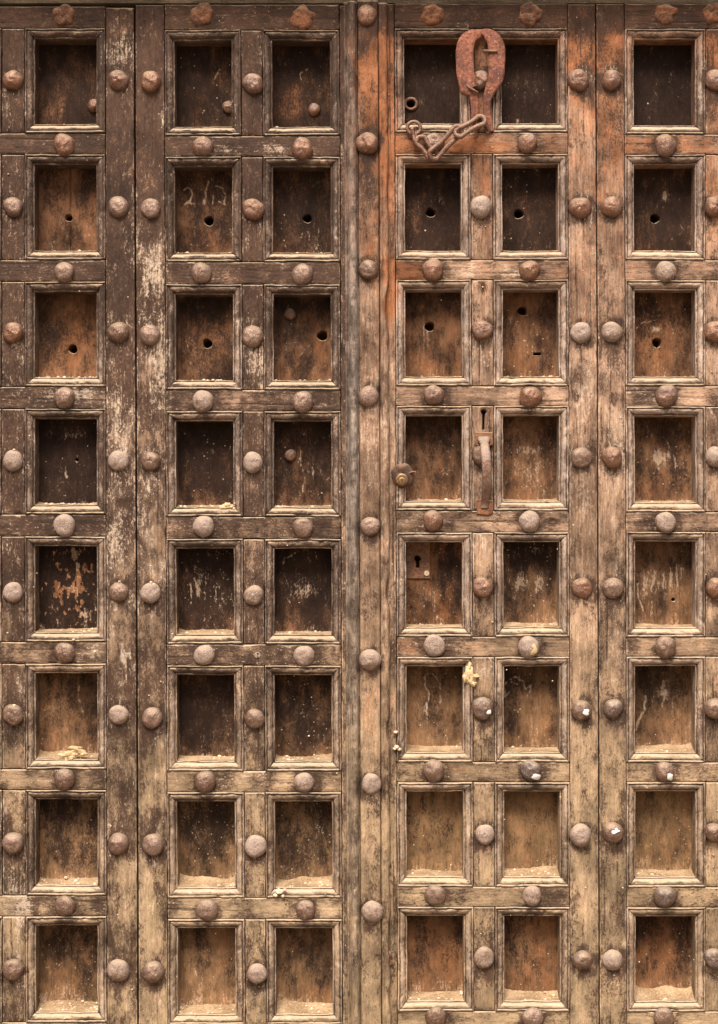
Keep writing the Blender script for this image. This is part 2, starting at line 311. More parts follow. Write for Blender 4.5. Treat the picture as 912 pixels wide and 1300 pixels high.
DUST = (.56, .43, .29)
def wood(name, vertical, lt, dk, paint, rust, pale, dusty, bump=.55, silver=0.0, dustup=.75, spec=.2, finew=2.7, patchw=1.7):
    n = NT(name)
    p = n.pos()
    st = (1, 1, .07) if vertical else (.07, 1, 1)
    grain = n.noise(n.vmath('MULTIPLY', p, st), 250, 6, .78)
    st2 = (1, 1, .5) if vertical else (.5, 1, 1)
    patch = n.noise(n.vmath('MULTIPLY', p, st2), 38, 7, .74)
    patch2 = n.noise(n.vmath('ADD', n.vmath('MULTIPLY', p, st2), (5.1, 2.2, 8.3)), 60, 7, .75)
    broad = n.noise(p, 9, 3, .5)
    fine = n.noise(n.vmath('MULTIPLY', p, (1, 1, .6) if vertical else (.6, 1, 1)), 270, 5, .78)
    at = n.t.nodes.new('ShaderNodeAttribute'); at.attribute_name = 'stain'
    sp = n.t.nodes.new('ShaderNodeSeparateColor'); n.t.links.new(at.outputs['Color'], sp.inputs[0])
    R, G, B, A = sp.outputs[0], sp.outputs[1], sp.outputs[2], at.outputs['Alpha']
    gm = n.math('ADD', n.math('MULTIPLY', grain, .8), n.math('MULTIPLY', broad, .2))
    col = n.mix(n.step(gm, .38, .62), dk, lt)
    if silver > 0:
        sv = n.step(n.math('ADD', n.math('MULTIPLY', patch2, .6), n.math('MULTIPLY', grain, .4)), .42, .60, 0, silver)
        col = n.mix(sv, col, (.42, .37, .345))
    col = n.mix(n.math('MULTIPLY', A, .85), col, n.mix(n.step(grain, .35, .65), dusty, tuple(min(1, c * 1.6) for c in dusty)))
    # rust / bare red wood
    rm = n.step(n.math('ADD', G, n.math('MULTIPLY', n.math('SUBTRACT', patch2, .5), 1.5)), .22, .95)
    col = n.mix(n.math('MULTIPLY', rm, .85), col, n.mix(grain, tuple(c * .55 for c in rust), tuple(c * 1.5 for c in rust)))
    # old dark paint, worn through along the grain
    v = n.math('ADD', R, n.math('MULTIPLY', n.math('SUBTRACT', patch, .5), patchw))
    v = n.math('ADD', v, n.math('MULTIPLY', n.math('SUBTRACT', grain, .5), .8))
    v = n.math('ADD', v, n.math('MULTIPLY', n.math('SUBTRACT', fine, .5), finew))
    dm = n.step(v, .26, .74)
    col = n.mix(n.math('MULTIPLY', dm, .96), col, n.mix(patch2, tuple(c * .6 for c in paint), tuple(c * 1.6 for c in paint)))
    # pale scuffs and plaster splashes
    v = n.math('ADD', B, n.math('MULTIPLY', n.math('SUBTRACT', patch2, .5), 1.1))
    v = n.math('ADD', v, n.math('MULTIPLY', n.math('SUBTRACT', grain, .5), 1.2))
    v = n.math('ADD', v, n.math('MULTIPLY', n.math('SUBTRACT', fine, .5), 1.9))
    pm = n.step(v, .36, .80)
    col = n.mix(n.math('MULTIPLY', pm, .62), col, pale)
    tone = n.math('ADD', n.math('MULTIPLY', fine, .9), n.math('ADD', n.math('MULTIPLY', broad, .7), n.math('MULTIPLY', patch2, .5)))
    tc = n.t.nodes.new('ShaderNodeCombineColor')
    tv = n.step(tone, .76, 1.36, .42, 1.42)
    for q in range(3): n.t.links.new(tv, tc.inputs[q])
    col = n.mix(1.0, col, tc.outputs[0], 'MULTIPLY')
    # crumbs stuck on the surface
    wv = n.vmath('ADD', p, n.vmath('SCALE', n.t.nodes.new('ShaderNodeNewGeometry').outputs['Position'], 0.0))
    vo = n.voro(wv, 150)
    sc = n.t.nodes.new('ShaderNodeSeparateColor'); n.t.links.new(vo.outputs['Color'], sc.inputs[0])
    size = n.math('MULTIPLY', n.math('POWER', sc.outputs[1], 5.0), .26)
    keep = n.math('LESS_THAN', sc.outputs[0], n.math('ADD', n.math('MULTIPLY', A, .55), .22))
    spk = n.math('MULTIPLY', n.math('LESS_THAN', vo.outputs['Distance'], size), keep)
    col = n.mix(n.math('MULTIPLY', spk, .55), col, (.55, .42, .30))
    # drying cracks along the grain
    ck = n.noise(n.vmath('MULTIPLY', p, (1, 1, .035) if vertical else (.035, 1, 1)), 150, 4, .6, .3)
    crack = n.step(n.math('ABSOLUTE', n.math('SUBTRACT', ck, .5)), .0, .014, 1, 0)
    crack = n.math('MULTIPLY', crack, n.step(patch, .46, .6))
    col = n.mix(n.math('MULTIPLY', crack, .8), col, (.03, .018, .012))
    for (ang, off, sc_) in ((.55, 1.7, 60), (-.8, 6.1, 48)):
        mp = n.t.nodes.new('ShaderNodeMapping'); n.set(mp.inputs[0], p)
        mp.inputs['Rotation'].default_value = (0, ang if vertical else ang + 1.57, 0); mp.inputs['Location'].default_value = (off, 0, off)
        sn = n.noise(n.vmath('MULTIPLY', mp.outputs[0], (1, 1, .09)), sc_, 4, .5, .6)
        ln = n.step(n.math('ABSOLUTE', n.math('SUBTRACT', sn, .5)), .0, .006, 1, 0)
        ln = n.math('MULTIPLY', ln, n.step(patch2, .56, .64))
        col = n.mix(n.math('MULTIPLY', ln, .55), col, pale)
    # settled dust on whatever faces up
    du = n.math('ADD', n.up(), n.math('MULTIPLY', n.math('SUBTRACT', patch2, .5), .9))
    dm2 = n.step(du, .25, .75, 0, dustup)
    col = n.mix(dm2, col, DUST)
    h = n.math('ADD', n.math('MULTIPLY', grain, .9), n.math('MULTIPLY', fine, .35))
    h = n.math('ADD', h, n.math('MULTIPLY', dm, .35))
    h = n.math('SUBTRACT', h, n.math('MULTIPLY', crack, .9))
    h = n.math('ADD', h, n.math('MULTIPLY', spk, .8))
    h = n.math('ADD', h, n.math('MULTIPLY', n.noise(p, 60, 4, .6), .9))
    return n.done(col, n.math('SUBTRACT', .9, n.math('MULTIPLY', dm, .22)), n.bump(h, bump, .0026), 0.0, spec)

BW = dict(lt=(.475, .308, .212), dk=(.215, .116, .073), paint=(.052, .027, .017), rust=(.33, .122, .048), pale=(.60, .46, .34), dusty=(.275, .192, .112))
M = {}
M['bv'] = wood('weathered_board_upright', True, **BW)
M['bh'] = wood('weathered_board_level', False, **BW)
MW = dict(BW); MW.update(lt=(.455, .315, .225), dk=(.205, .122, .083), paint=(.060, .035, .024))
M['mv'] = wood('moulding_wood_upright', True, silver=.55, **MW)
M['mh'] = wood('moulding_wood_level', False, silver=.3, **MW)
PW = dict(lt=(.255, .132, .072), dk=(.13, .062, .033), paint=(.020, .011, .008), rust=(.235, .098, .042), pale=(.50, .36, .25), dusty=(.205, .128, .064))
M['pv'] = wood('panel_wood', True, bump=.45, spec=.1, finew=1.5, patchw=1.05, **PW)
SW = dict(BW); SW.update(lt=(.44, .35, .28), dk=(.22, .165, .13), paint=(.085, .055, .042))
M['sv'] = wood('silvered_bead_wood', True, silver=.75, bump=.8, **SW)

def iron(name, base, rusty, pale, rough=.55, metal=.25, amount=.5, bump=.5, updust=.46, gritty=.75):
    n = NT(name); p = n.pos()
    a = n.noise(p, 70, 6, .65); b = n.noise(n.vmath('ADD', p, (3, 4, 5)), 260, 4, .6)
    r = n.rnd()
    v = n.math('ADD', n.math('MULTIPLY', n.math('SUBTRACT', a, .5), 2.2), n.math('ADD', n.math('MULTIPLY', r, .5), amount - .25))
    rm = n.step(v, .25, .75)
    col = n.mix(b, tuple(c * .7 for c in base), tuple(c * 1.3 for c in base))
    col = n.mix(rm, col, n.mix(b, tuple(c * .6 for c in rusty), tuple(c * 1.35 for c in rusty)))
    pk = n.step(b, .60, .68, 0, .45)
    col = n.mix(pk, col, pale)
    grit = n.noise(n.vmath('ADD', p, (9, 1, 2)), 520, 4, .75)
    col = n.mix(n.step(grit, .48, .64, 0, gritty), col, tuple(c * .22 for c in base))
    col = n.mix(n.step(grit, .44, .34, 0, .55), col, pale)
    du = n.math('ADD', n.up(), n.math('MULTIPLY', n.math('SUBTRACT', a, .5), 1.6))
    du = n.math('ADD', du, n.math('MULTIPLY', n.math('SUBTRACT', grit, .5), .8))
    dm = n.step(du, .15, 1.05, 0, updust)
    col = n.mix(dm, col, tuple(c * .92 for c in DUST))
    h = n.math('ADD', a, n.math('ADD', n.math('MULTIPLY', b, .5), n.math('MULTIPLY', grit, .35)))
    return n.done(col, n.math('ADD', n.math('MULTIPLY', dm, .3), n.math('ADD', rough, n.math('MULTIPLY', n.math('SUBTRACT', b, .5), .5))), n.bump(h, bump, .0028), metal, .5)
M['stud'] = iron('stud_iron', (.24, .148, .108), (.15, .080, .050), (.48, .38, .30), metal=.35, rough=.36, bump=.8)
M['stud_rust'] = iron('stud_iron_rusty', (.18, .105, .08), (.20, .088, .046), (.46, .33, .25), metal=.3, amount=.6, rough=.38, bump=.8)
M['stud_dusty'] = iron('stud_iron_dusty', (.30, .21, .165), (.20, .115, .07), (.6, .5, .4), metal=0, amount=.3, bump=.8)
M['stud_dark'] = iron('stud_iron_dark', (.13, .09, .075), (.17, .085, .05), (.45, .38, .32), amount=.3, rough=.42)
M['rust'] = iron('flaking_rust', (.10, .042, .023), (.24, .090, .036), (.42, .24, .13), rough=.85, metal=0, amount=.6, bump=.9)
M['strap'] = iron('rust_red_strap', (.22, .070, .040), (.31, .100, .044), (.44, .22, .14), rough=.5, metal=.1, amount=.45, bump=1.0, updust=.25, gritty=.62)
M['chain'] = iron('worn_chain_iron', (.19, .098, .065), (.17, .070, .036), (.42, .32, .26), rough=.4, metal=.35, amount=.45, bump=.9)
M['handle'] = iron('handle_steel', (.24, .18, .155), (.24, .095, .045), (.48, .38, .32), rough=.5, metal=.45, amount=.5, bump=.7)
M['plate'] = iron('lock_plate_rust', (.12, .058, .034), (.23, .095, .042), (.4, .25, .15), rough=.75, metal=0, amount=.5, bump=.7)
M['brass'] = iron('dull_brass', (.22, .125, .055), (.15, .075, .04), (.42, .30, .17), rough=.42, metal=.6, amount=.2, bump=.25)
M['black'] = iron('dark_iron', (.05, .028, .018), (.11, .045, .022), (.16, .09, .06), rough=.85, metal=0, amount=.5, updust=.2)

def strap_mat():
    n = NT('red_rusted_iron_strap'); p = n.pos()
    a = n.noise(p, 26, 7, .75); b = n.noise(n.vmath('ADD', p, (3, 4, 5)), 160, 6, .75); c = n.noise(n.vmath('ADD', p, (1, 8, 2)), 420, 4, .7)
    col = n.mix(n.step(a, .36, .64), (.13, .045, .028), (.36, .125, .068))
    col = n.mix(n.step(b, .48, .62, 0, .75), col, (.085, .036, .024))
    col = n.mix(n.step(b, .42, .34, 0, .8), col, (.46, .20, .12))
    vo = n.voro(p, 130); col = n.mix(n.math('LESS_THAN', vo.outputs['Distance'], .09), col, (.62, .46, .38))
    h = n.math('ADD', n.math('MULTIPLY', b, 1.0), n.math('ADD', n.math('MULTIPLY', c, .5), a))
    return n.done(col, n.step(b, .35, .65, .42, .8), n.bump(h, 1.0, .003), .12, .5)
M['strap'] = strap_mat()
def powder(name, a, b, bumpd=.003, sc=230):
    n = NT(name); p = n.pos(False)
    x = n.noise(p, sc, 6, .7); y = n.noise(p, 24, 3, .5)
    f = n.math('ADD', n.math('MULTIPLY', x, .6), n.math('MULTIPLY', y, .4))
    return n.done(n.mix(n.step(f, .38, .62), a, b), .95, n.bump(x, .8, bumpd), 0, .15)
M['dust'] = powder('settled_dust', (.24, .155, .085), (.48, .335, .20))
M['crumb'] = powder('plaster_crumb', (.58, .40, .26), (.76, .62, .46))
M['mud'] = powder('dried_mud', (.48, .33, .17), (.66, .50, .30))
M['white'] = powder('white_paint', (.70, .66, .60), (.85, .82, .78), .001)
M['stone'] = powder('sandstone_wall', (.34, .25, .17), (.46, .35, .25), .004, 60)
M['ground'] = powder('dusty_ground', (.20, .155, .11), (.28, .22, .155), .004, 40)
M['beam'] = wood('lintel_wood', False, lt=(.16, .11, .07), dk=(.08, .055, .035), paint=(.03, .022, .018), rust=(.15, .07, .03), pale=(.4, .3, .2), dusty=(.2, .15, .1))
M['dark'] = powder('painted_dark_wall', (.04, .035, .03), (.06, .05, .045), .003, 60)  # near-black colour stands in for the darkness behind the doors

# ------------------------------------------------------------------ mesh making
def mk(name, verts, faces, mat, parent=None, origin=None, stain=None, smooth=True, centre=True):
    """verts in metres (n,3); object origin at the piece's centre"""
    verts = np.asarray(verts, float)
    if origin is None:
        origin = (verts.min(0) + verts.max(0)) / 2 if centre else np.zeros(3)
    me = bpy.data.meshes.new(name)
    v = verts - origin
    if isinstance(faces, np.ndarray):
        k = faces.shape[1]; nf = len(faces)
        me.vertices.add(len(v)); me.vertices.foreach_set('co', v.ravel())
        me.loops.add(nf * k); me.loops.foreach_set('vertex_index', faces.ravel().astype(np.int32))
        me.polygons.add(nf); me.polygons.foreach_set('loop_start', np.arange(0, nf * k, k, dtype=np.int32))
        me.update(calc_edges=True)
    else:
        me.from_pydata(v.tolist(), [], faces); me.update()
    me.polygons.foreach_set('use_smooth', np.full(len(me.polygons), smooth))
    if stain is not None:
        a = me.attributes.new('stain', 'FLOAT_COLOR', 'POINT')
        a.data.foreach_set('color', np.ascontiguousarray(stain, dtype=np.float32).ravel())
    me.materials.append(mat)
    ob = bpy.data.objects.new(name, me)
    COL.objects.link(ob)
    put(ob, origin, parent)
    return ob
WORLD = {}
def put(ob, origin, parent):
    o = np.array(origin, float); WORLD[ob.name] = o
    if parent is not None:
        ob.parent = parent; o = o - WORLD[parent.name]
    ob.location = tuple(float(q) for q in o)
def empty(name, loc, label, cat, parent=None):
    e = bpy.data.objects.new(name, None); COL.objects.link(e); e.empty_display_size = .1
    put(e, loc, parent)
    if label: e['label'] = label
    if cat: e['category'] = cat
    return e
def tag(o, label=None, cat=None, group=None, kind=None):
    for k, v in (('label', label), ('category', cat), ('group', group), ('kind', kind)):
        if v: o[k] = v
    return o
def grid_faces(nu, nv, wrapu=False, flip=False):
    i = np.arange(nu if wrapu else nu - 1); j = np.arange(nv - 1)
    I, J = np.meshgrid(i, j, indexing='ij'); I2 = (I + 1) % nu
    f = np.stack([I * nv + J, I2 * nv + J, I2 * nv + J + 1, I * nv + J + 1], -1).reshape(-1, 4)
    return f[:, ::-1].copy() if flip else f

def axis(a, b, res):
    n = max(2, int(round((b - a - 4) / res)))
    core = np.linspace(a + 2.0, b - 2.0, n)
    xs = np.concatenate([[a, a, a + .35, a + 1.0], core, [b - 1.0, b - .35, b, b]])
    dd = np.concatenate([[1e3, 1.3, .55, .15], np.zeros(n), [.15, .55, 1.3, 1e3]])
    return xs, dd
_bs = [0]
KNOTS = [(318, 348, 5.5), (730, 503, 3.5), (612, 366, 4.5), (155, 640, 3.5), (778, 506, 4), (184, 880, 3.5), (470, 620, 3.5), (738, 1010, 4), (700, 663, 3), (120, 1150, 3.5), (790, 1010, 3.5)]
def board(name, x0, x1, y0, y1, mat, parent, d0=0.0, res=2.2, thick=26, holes=(), relief=.45, field=board_field, wear=.7):
    _bs[0] += 1; sd_ = _bs[0]
    vert = (y1 - y0) > (x1 - x0)
    ra_, rl_ = (min(res, 1.15), (4.2 if res > 1 else res))
    xs, dx = axis(x0, x1, ra_ if vert else rl_); ys, dy = axis(y0, y1, rl_ if vert else ra_)
    X, Y = np.meshgrid(xs, ys, indexing='ij'); DX, DY = np.meshgrid(dx, dy, indexing='ij')
    D = np.maximum(DX, DY); side = D > 100
    D = np.where(side, thick, D)
    rel = relief * (fbm(X / (12. if vert else 60.), Y / (60. if vert else 12.), sd_, 3) + .5 * fbm(X / 5., Y / 5., sd_ + 40, 2))
    ch = np.clip(vnoise(X / 9., Y / 9., sd_ + 3) - .45, 0, 1) * 3.0     # chipped arrises
    crk = 0 * X; rc = np.random.RandomState(sd_ + 900)
    U, V, w_, l_ = (X - x0, Y - y0, x1 - x0, y1 - y0) if vert else (Y - y0, X - x0, y1 - y0, x1 - x0)
    for q in range(1 + int(l_ / 260) * 2):
        uc = rc.uniform(.12, .88) * w_; vc = rc.uniform(0, 1) * l_; hl = rc.uniform(18, 75); am = rc.uniform(.3, 1.0)
        path = uc + 1.3 * fbm(V / 34., 0 * V + q, sd_ + q, 3) + rc.uniform(-.02, .02) * (V - vc)
        crk = np.maximum(crk, am * np.exp(-((U - path) / .62) ** 2) * np.clip(1.3 - np.abs(V - vc) / hl, 0, 1))
    for (kx, ky, kr) in KNOTS:
        if x0 < kx < x1 and y0 < ky < y1:
            q = np.hypot((X - kx) * (1.25 if vert else .8), Y - ky)
            crk = np.maximum(crk, .9 * np.exp(-((q - kr) / .9) ** 2) + .9 * np.exp(-(q / (kr * .45)) ** 2) + .5 * np.exp(-((q - kr * 1.7) / .9) ** 2))
    D = np.where(side, D, D + 1.5 * crk + rel + np.where(np.maximum(DX, DY) > .1, ch, 0)) + d0
    edge = np.exp(-np.minimum(X - x0, x1 - X) / 1.5); edy = np.exp(-np.minimum(Y - y0, y1 - Y) / 1.5)
    Xn = X + np.where(X < (x0 + x1) / 2, 1, -1) * edge * (wear * .35 * (1 + fbm(Y / 14., X * 0 + sd_, 6, 3)))
    Yn = Y + np.where(Y < (y0 + y1) / 2, 1, -1) * edy * (wear * .35 * (1 + fbm(X / 14., Y * 0 + sd_, 8, 3)))
    Xn, Yn, D = drill(Xn, Yn, D, holes, res, side)
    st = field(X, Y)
    ed = np.minimum(np.minimum(X - x0, x1 - X), np.minimum(Y - y0, y1 - Y))
    nz = fbm(X / 7., Y / 7., sd_ + 11, 3)
    st[..., 0] += .16 * (rc.rand() - .5) + .7 * crk; st[..., 1] += .16 * (rc.rand() - .5); st[..., 2] -= .6 * crk
    st[..., 0] += .30 * np.exp(-(ed / 3.2)) * (1 + 1.5 * nz) - .5 * np.exp(-((ed - .6) / .7) ** 2) * (nz > -.1)
    st[..., 2] += .28 * np.exp(-((ed - .6) / .7) ** 2) * (nz > -.1)
    st = np.clip(st, 0, 1.5).reshape(-1, 4)
    return mk(name, P(Xn, Yn, D).reshape(-1, 3), grid_faces(len(xs), len(ys)), mat, parent, stain=st)
def drill(X, Y, D, holes, res, skip=None):
    """push the surface back inside round holes (x,y,r[,depth]) or slots (x0,y0,x1,y1,'slot')"""
    for h in holes:
        dep = 34
        if h[-1] == 'slot':
            x0, y0, x1, y1 = h[:4]
            m = (X > x0) & (X < x1) & (Y > y0) & (Y < y1)
            D = np.where(m, D + dep, D)
        else:
            cx, cy, r = h[:3]
            q = np.hypot(X - cx, Y - cy) + 1e-6; ang = np.arctan2(Y - cy, X - cx)
            rr = r * (1 + .05 * np.sin(3 * ang + cx) + .03 * np.sin(2 * ang + cy))
            ring = np.abs(q - rr) < .62 * res
            X = np.where(ring, cx + (X - cx) / q * rr, X); Y = np.where(ring, cy + (Y - cy) / q * rr, Y)
            D = np.where(q <= rr - .62 * res, D + dep, D)
            D = np.where(ring, D + .8, D)
    return X, Y, D

def sweep_rect(x0, x1, y0, y1, prof, side, res, sd_):
    """one mitred strip: prof = [(o inward, d)], side in L R T B"""
    prof = np.array(prof); O, Dp = prof[:, 0], prof[:, 1]
    horiz = side in 'TB'
    ln = (x1 - x0) if horiz else (y1 - y0)
    n = max(4, int(ln / res)); t = np.linspace(0, 1, n)
    T, Oo = np.meshgrid(t, O, indexing='ij'); _, Dd = np.meshgrid(t, Dp, indexing='ij')
    rr_ = np.random.RandomState(sd_ + 77); gap = rr_.choice([.12, .2, .35, .8], p=[.4, .3, .2, .1])
    if horiz:
        X = (x0 + Oo + gap) + T * ((x1 - Oo - gap) - (x0 + Oo + gap))
        Y = (y0 + Oo) if side == 'T' else (y1 - Oo)
    else:
        Y = (y0 + Oo + gap) + T * ((y1 - Oo - gap) - (y0 + Oo + gap))
        X = (x0 + Oo) if side == 'L' else (x1 - Oo)
    wob = .7 * fbm(T * ln / 26., Oo * 0 + sd_, 4, 3); wob2 = .35 * fbm(T * ln / 22., Oo * 0 + sd_ + 9, 7, 3)
    nick = -np.clip(vnoise(T * ln / 5., Oo / 3., sd_ + 2) - .34, 0, 1) * 3.6 - np.clip(vnoise(T * ln / 16., Oo / 6., sd_ + 12) - .55, 0, 1) * 7.0
    live = (np.arange(len(O)) > 0) & (np.arange(len(O)) < len(O) - 1)
    lv = np.broadcast_to(live, T.shape)
    if horiz: Y = Y + np.where(lv, wob, 0)
    else: X = X + np.where(lv, wob, 0)
    D = Dd + np.where(lv, wob2 - nick * .8 * (Oo < 11), 0)
    return X, Y, D, (n, len(O))

MOULD = [(.25, 12), (.25, .2), (.7, -1.2), (1.6, -1.5), (2.4, -1.0), (2.9, .3), (3.3, .4), (4.0, -.5), (5.6, -.6), (7.4, .5), (9.0, 2.2), (10.0, 3.9),
         (10.4, 5.2), (10.8, 4.5), (11.9, 4.7), (12.3, 6.0), (12.4, 10), (9, 14), (.25, 12)]
MDARK = [.2, .1, .0, .05, .3, .6, .45, .1, -.02, 0, .05, .25, .55, .2, -.1, -.15, 0, 0, 0]  # darkening per profile point, strongest in the grooves
LIN = 12.2
def coffer(leaf, c, r, x0, x1, y0, y1):
    sd_ = c * 8 + r + 1
    # lining of the recess: four thick walls swept as one sleeve
    a, b, e, f = x0 + LIN, x1 - LIN, y0 + LIN, y1 - LIN
    ring = []
    for (o, d) in ((0, 6.5), (0, 12), (0, 20), (0, 26), (0, 39), (-7, 39), (-7, 15), (0, 6.5)):
        pts = []
        nx, ny = 10, 14
        for t in np.linspace(0, 1, nx, endpoint=False): pts.append((a + o + t * (b - a - 2 * o), e + o))
        for t in np.linspace(0, 1, ny, endpoint=False): pts.append((b - o, e + o + t * (f - e - 2 * o)))
        for t in np.linspace(0, 1, nx, endpoint=False): pts.append((b - o - t * (b - a - 2 * o), f - o))
        for t in np.linspace(0, 1, ny, endpoint=False): pts.append((a + o, f - o - t * (f - e - 2 * o)))
        ring.append([(q[0], q[1], d) for q in pts])
    ring = np.array(ring).transpose(1, 0, 2)
    nu, nv = ring.shape[:2]
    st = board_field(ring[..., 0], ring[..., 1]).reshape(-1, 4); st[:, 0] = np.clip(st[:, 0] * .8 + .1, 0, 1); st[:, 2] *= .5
    lin = mk('recess_lining', P(ring[..., 0], ring[..., 1], ring[..., 2]).reshape(-1, 3), grid_faces(nu, nv, True, True), M['mv'], leaf, stain=st, smooth=False)
    # back panel
    holes = PANEL_HOLES.get((c, r), ())
    res = .6 if holes else 1.3
    vis = 0 < c < 7
    if not vis: res = 4
    px0, px1, py0, py1 = a - 1.5, b + 1.5, e - 1.5, f + 1.5
    xs = np.linspace(px0, px1, int((px1 - px0) / res)); ys = np.linspace(py0, py1, int((py1 - py0) / res))
    X, Y = np.meshgrid(xs, ys, indexing='ij')
    D = 37 + .5 * fbm(X / 20., Y / 60., sd_ + 70, 3) + .25 * fbm(X / 4., Y / 8., sd_ + 90, 2)
    if (c, r) in ((1, 7), (1, 1), (6, 7), (3, 7)):       # split board
        xc = px0 + (px1 - px0) * (.52 if c == 1 else .35) + 1.0 * fbm(Y / 30., Y * 0, sd_, 3)
        D = D + 2.5 * np.exp(-((X - xc) / .8) ** 2)
    X2, Y2, D = drill(X, Y, D, holes, res)
    pan = mk('panel', P(X2, Y2, D).reshape(-1, 3), grid_faces(len(xs), len(ys)), M['pv'], lin, stain=panel_field(X, Y, c, r).reshape(-1, 4))
    for k, side in enumerate('LRTB'):
        X, Y, D, (nu, nv) = sweep_rect(x0, x1, y0, y1, MOULD, side, 2.0, sd_ * 4 + k)
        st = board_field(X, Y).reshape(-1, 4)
        gr = np.tile(np.array(MDARK), nu)
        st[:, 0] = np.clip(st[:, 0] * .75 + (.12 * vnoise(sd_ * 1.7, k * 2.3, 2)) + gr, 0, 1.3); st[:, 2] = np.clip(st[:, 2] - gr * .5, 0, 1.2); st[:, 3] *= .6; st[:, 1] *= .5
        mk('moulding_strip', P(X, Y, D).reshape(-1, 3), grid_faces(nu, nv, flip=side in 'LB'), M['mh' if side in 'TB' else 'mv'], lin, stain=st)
    return lin

PANEL_HOLES = {(1, 1): [(82, 271, 4.6)], (2, 1): [(262, 275, 6)], (3, 1): [(388, 272, 5.6)], (4, 1): [(547, 264, 6)], (5, 1): [(661, 266, 6)], (6, 1): [(837, 272, 6)],
               (1, 2): [(87, 440, 5.8)], (2, 2): [(259, 433, 6)], (3, 2): [(407, 423, 6.4)], (4, 2): [(545, 411, 6.2)], (5, 2): [(665, 391, 6.2), (679, 444.5, 689, 448, 'slot')], (6, 2): [(839, 432, 6)],
               (4, 0): [(522, 125, 5.5)], (6, 4): [(860, 763, 2.4)], (1, 3): [(92, 583, 2.2)], (4, 4): [(529.4, 710.5, 4.8), (526.6, 711, 532.2, 723, 'slot')]}

# ------------------------------------------------------------------ studs
def dome_mesh(name, r, h, seed, rough=.05, rings=11, seg=28, crown=2.1):
    v = []; rs = np.random.RandomState(seed)
    ph = rs.rand(4) * 6.28
    prof = [(1.0, -3.0), (1.03, 0.0)] + [(math.cos(t) ** .92, .06 + .94 * math.sin(t) ** (2.0 / crown)) for t in np.linspace(0.06, math.pi / 2 - .09, rings)]
    for (q, z) in prof:
        for k in range(seg):
            a = 2 * math.pi * k / seg
            w = 1 + rough * (.5 * math.sin(2 * a + ph[0]) + .35 * math.sin(3 * a + ph[1]) + .25 * math.sin(5 * a + ph[2]))
            n = float(fbm(np.array(q * math.cos(a) * 2.2 + seed), np.array(q * math.sin(a) * 2.2), seed, 3))
            hh = z * h if z > 0 else z
            v.append((q * r * w * math.cos(a), -(hh * (1 + .12 * n) + (rough * 12 * n if z > .1 else 0)), q * r * w * math.sin(a)))
    v.append((0, -h * (1 + .05 * rs.randn()), 0))
    f = []
    for i in range(len(prof) - 1):
        for k in range(seg):
            k2 = (k + 1) % seg
            f.append((i * seg + k, i * seg + k2, (i + 1) * seg + k2, (i + 1) * seg + k))
    t = len(v) - 1; i = (len(prof) - 1) * seg
    for k in range(seg): f.append((i + k, i + (k + 1) % seg, t))
    me = bpy.data.meshes.new(name)
    me.from_pydata([(a * S, b * S, c * S) for a, b, c in v], [], f); me.update()
    me.polygons.foreach_set('use_smooth', np.full(len(me.polygons), True))
    return me
DOMES = {}
for mk_, rg in (('stud', .06), ('stud_rust', .09), ('stud_dusty', .06), ('stud_dark', .08)):
    DOMES[mk_] = []
    for s_ in range(8):
        me = dome_mesh('stud', 13.8, 9.8, 31 * s_ + len(mk_), rg, crown=1.7 + .13 * s_); me.materials.append(M[mk_]); DOMES[mk_].append(me)
SMALL = []
for s_ in range(2):
    me = dome_mesh('nail_head', 8.3, 6, 5 + s_, .06, 7, 20); me.materials.append(M['stud_rust']); SMALL.append(me)
def stud(x, y, parent, kind=None, d=0.0, name='stud', mesh=None, scale=1.0):
    if kind is None:
        q = random.random()
        if x > 430:
            kind = 'stud_rust' if (q < .45 and y < 760) else ('stud_dusty' if q > .8 else 'stud')
            if y > 790 and q < .3: kind = 'stud_dark'
        else:
            kind = 'stud_dusty' if (q < .45 and y > 480) else ('stud_rust' if q > .75 and y < 520 else 'stud')
        if y < 200: kind = 'stud_rust'
    me = mesh or random.choice(DOMES[kind])
    o = bpy.data.objects.new(name, me); COL.objects.link(o)
    # measured positions are of the dome as seen, so undo the perspective of its mid height
    k = (D_CAM + d - 5) / D_CAM
    wx = 456 + (x - 456) * k; wy = 650 + (y - 650) * k
    put(o, ((wx - 456) * S, d * S, Z0 + (1300 - wy) * S), parent)
    o.rotation_euler = (random.uniform(-.14, .14), random.uniform(0, 6.28), random.uniform(-.14, .14))
    # keep the rotation about the door's normal only modest so dust stays on the upper side (material is position based)
    s = scale * random.uniform(.90, 1.03)
    o.scale = (s, random.uniform(.8, 1.1) * s, s * random.uniform(.95, 1.03))
    return o

def rusty_scab(x, y, parent, seed, d=0):
    rs = np.random.RandomState(seed); seg, rings = 30, 9; v = []
    for i in range(rings + 1):
        q = i / rings
        for k in range(seg):
            a = 2 * math.pi * k / seg
            rim = 15.5 * (1 + .20 * float(vnoise(k / 3.1, seed * 1.3, 2)) + .10 * float(vnoise(k / 1.3, seed, 5)))
            h = 5.0 * (1 - q ** 3) - 2.5 * math.exp(-(q / .35) ** 2) + 2.2 * float(fbm(np.array(q * math.cos(a) * 4), np.array(q * math.sin(a) * 4), seed, 3))
            if q == 1: h = -2
            v.append((rim * q * math.cos(a), -h, rim * q * math.sin(a) * .92))
    f = []
    for i in range(rings):
        for k in range(seg):
            f.append((i * seg + k, i * seg + (k + 1) % seg, (i + 1) * seg + (k + 1) % seg, (i + 1) * seg + k))
    v = np.array(v) * S + P(x, y, d)
    return mk('stud', v, [q[::-1] for q in f], M['rust'], parent, smooth=True)

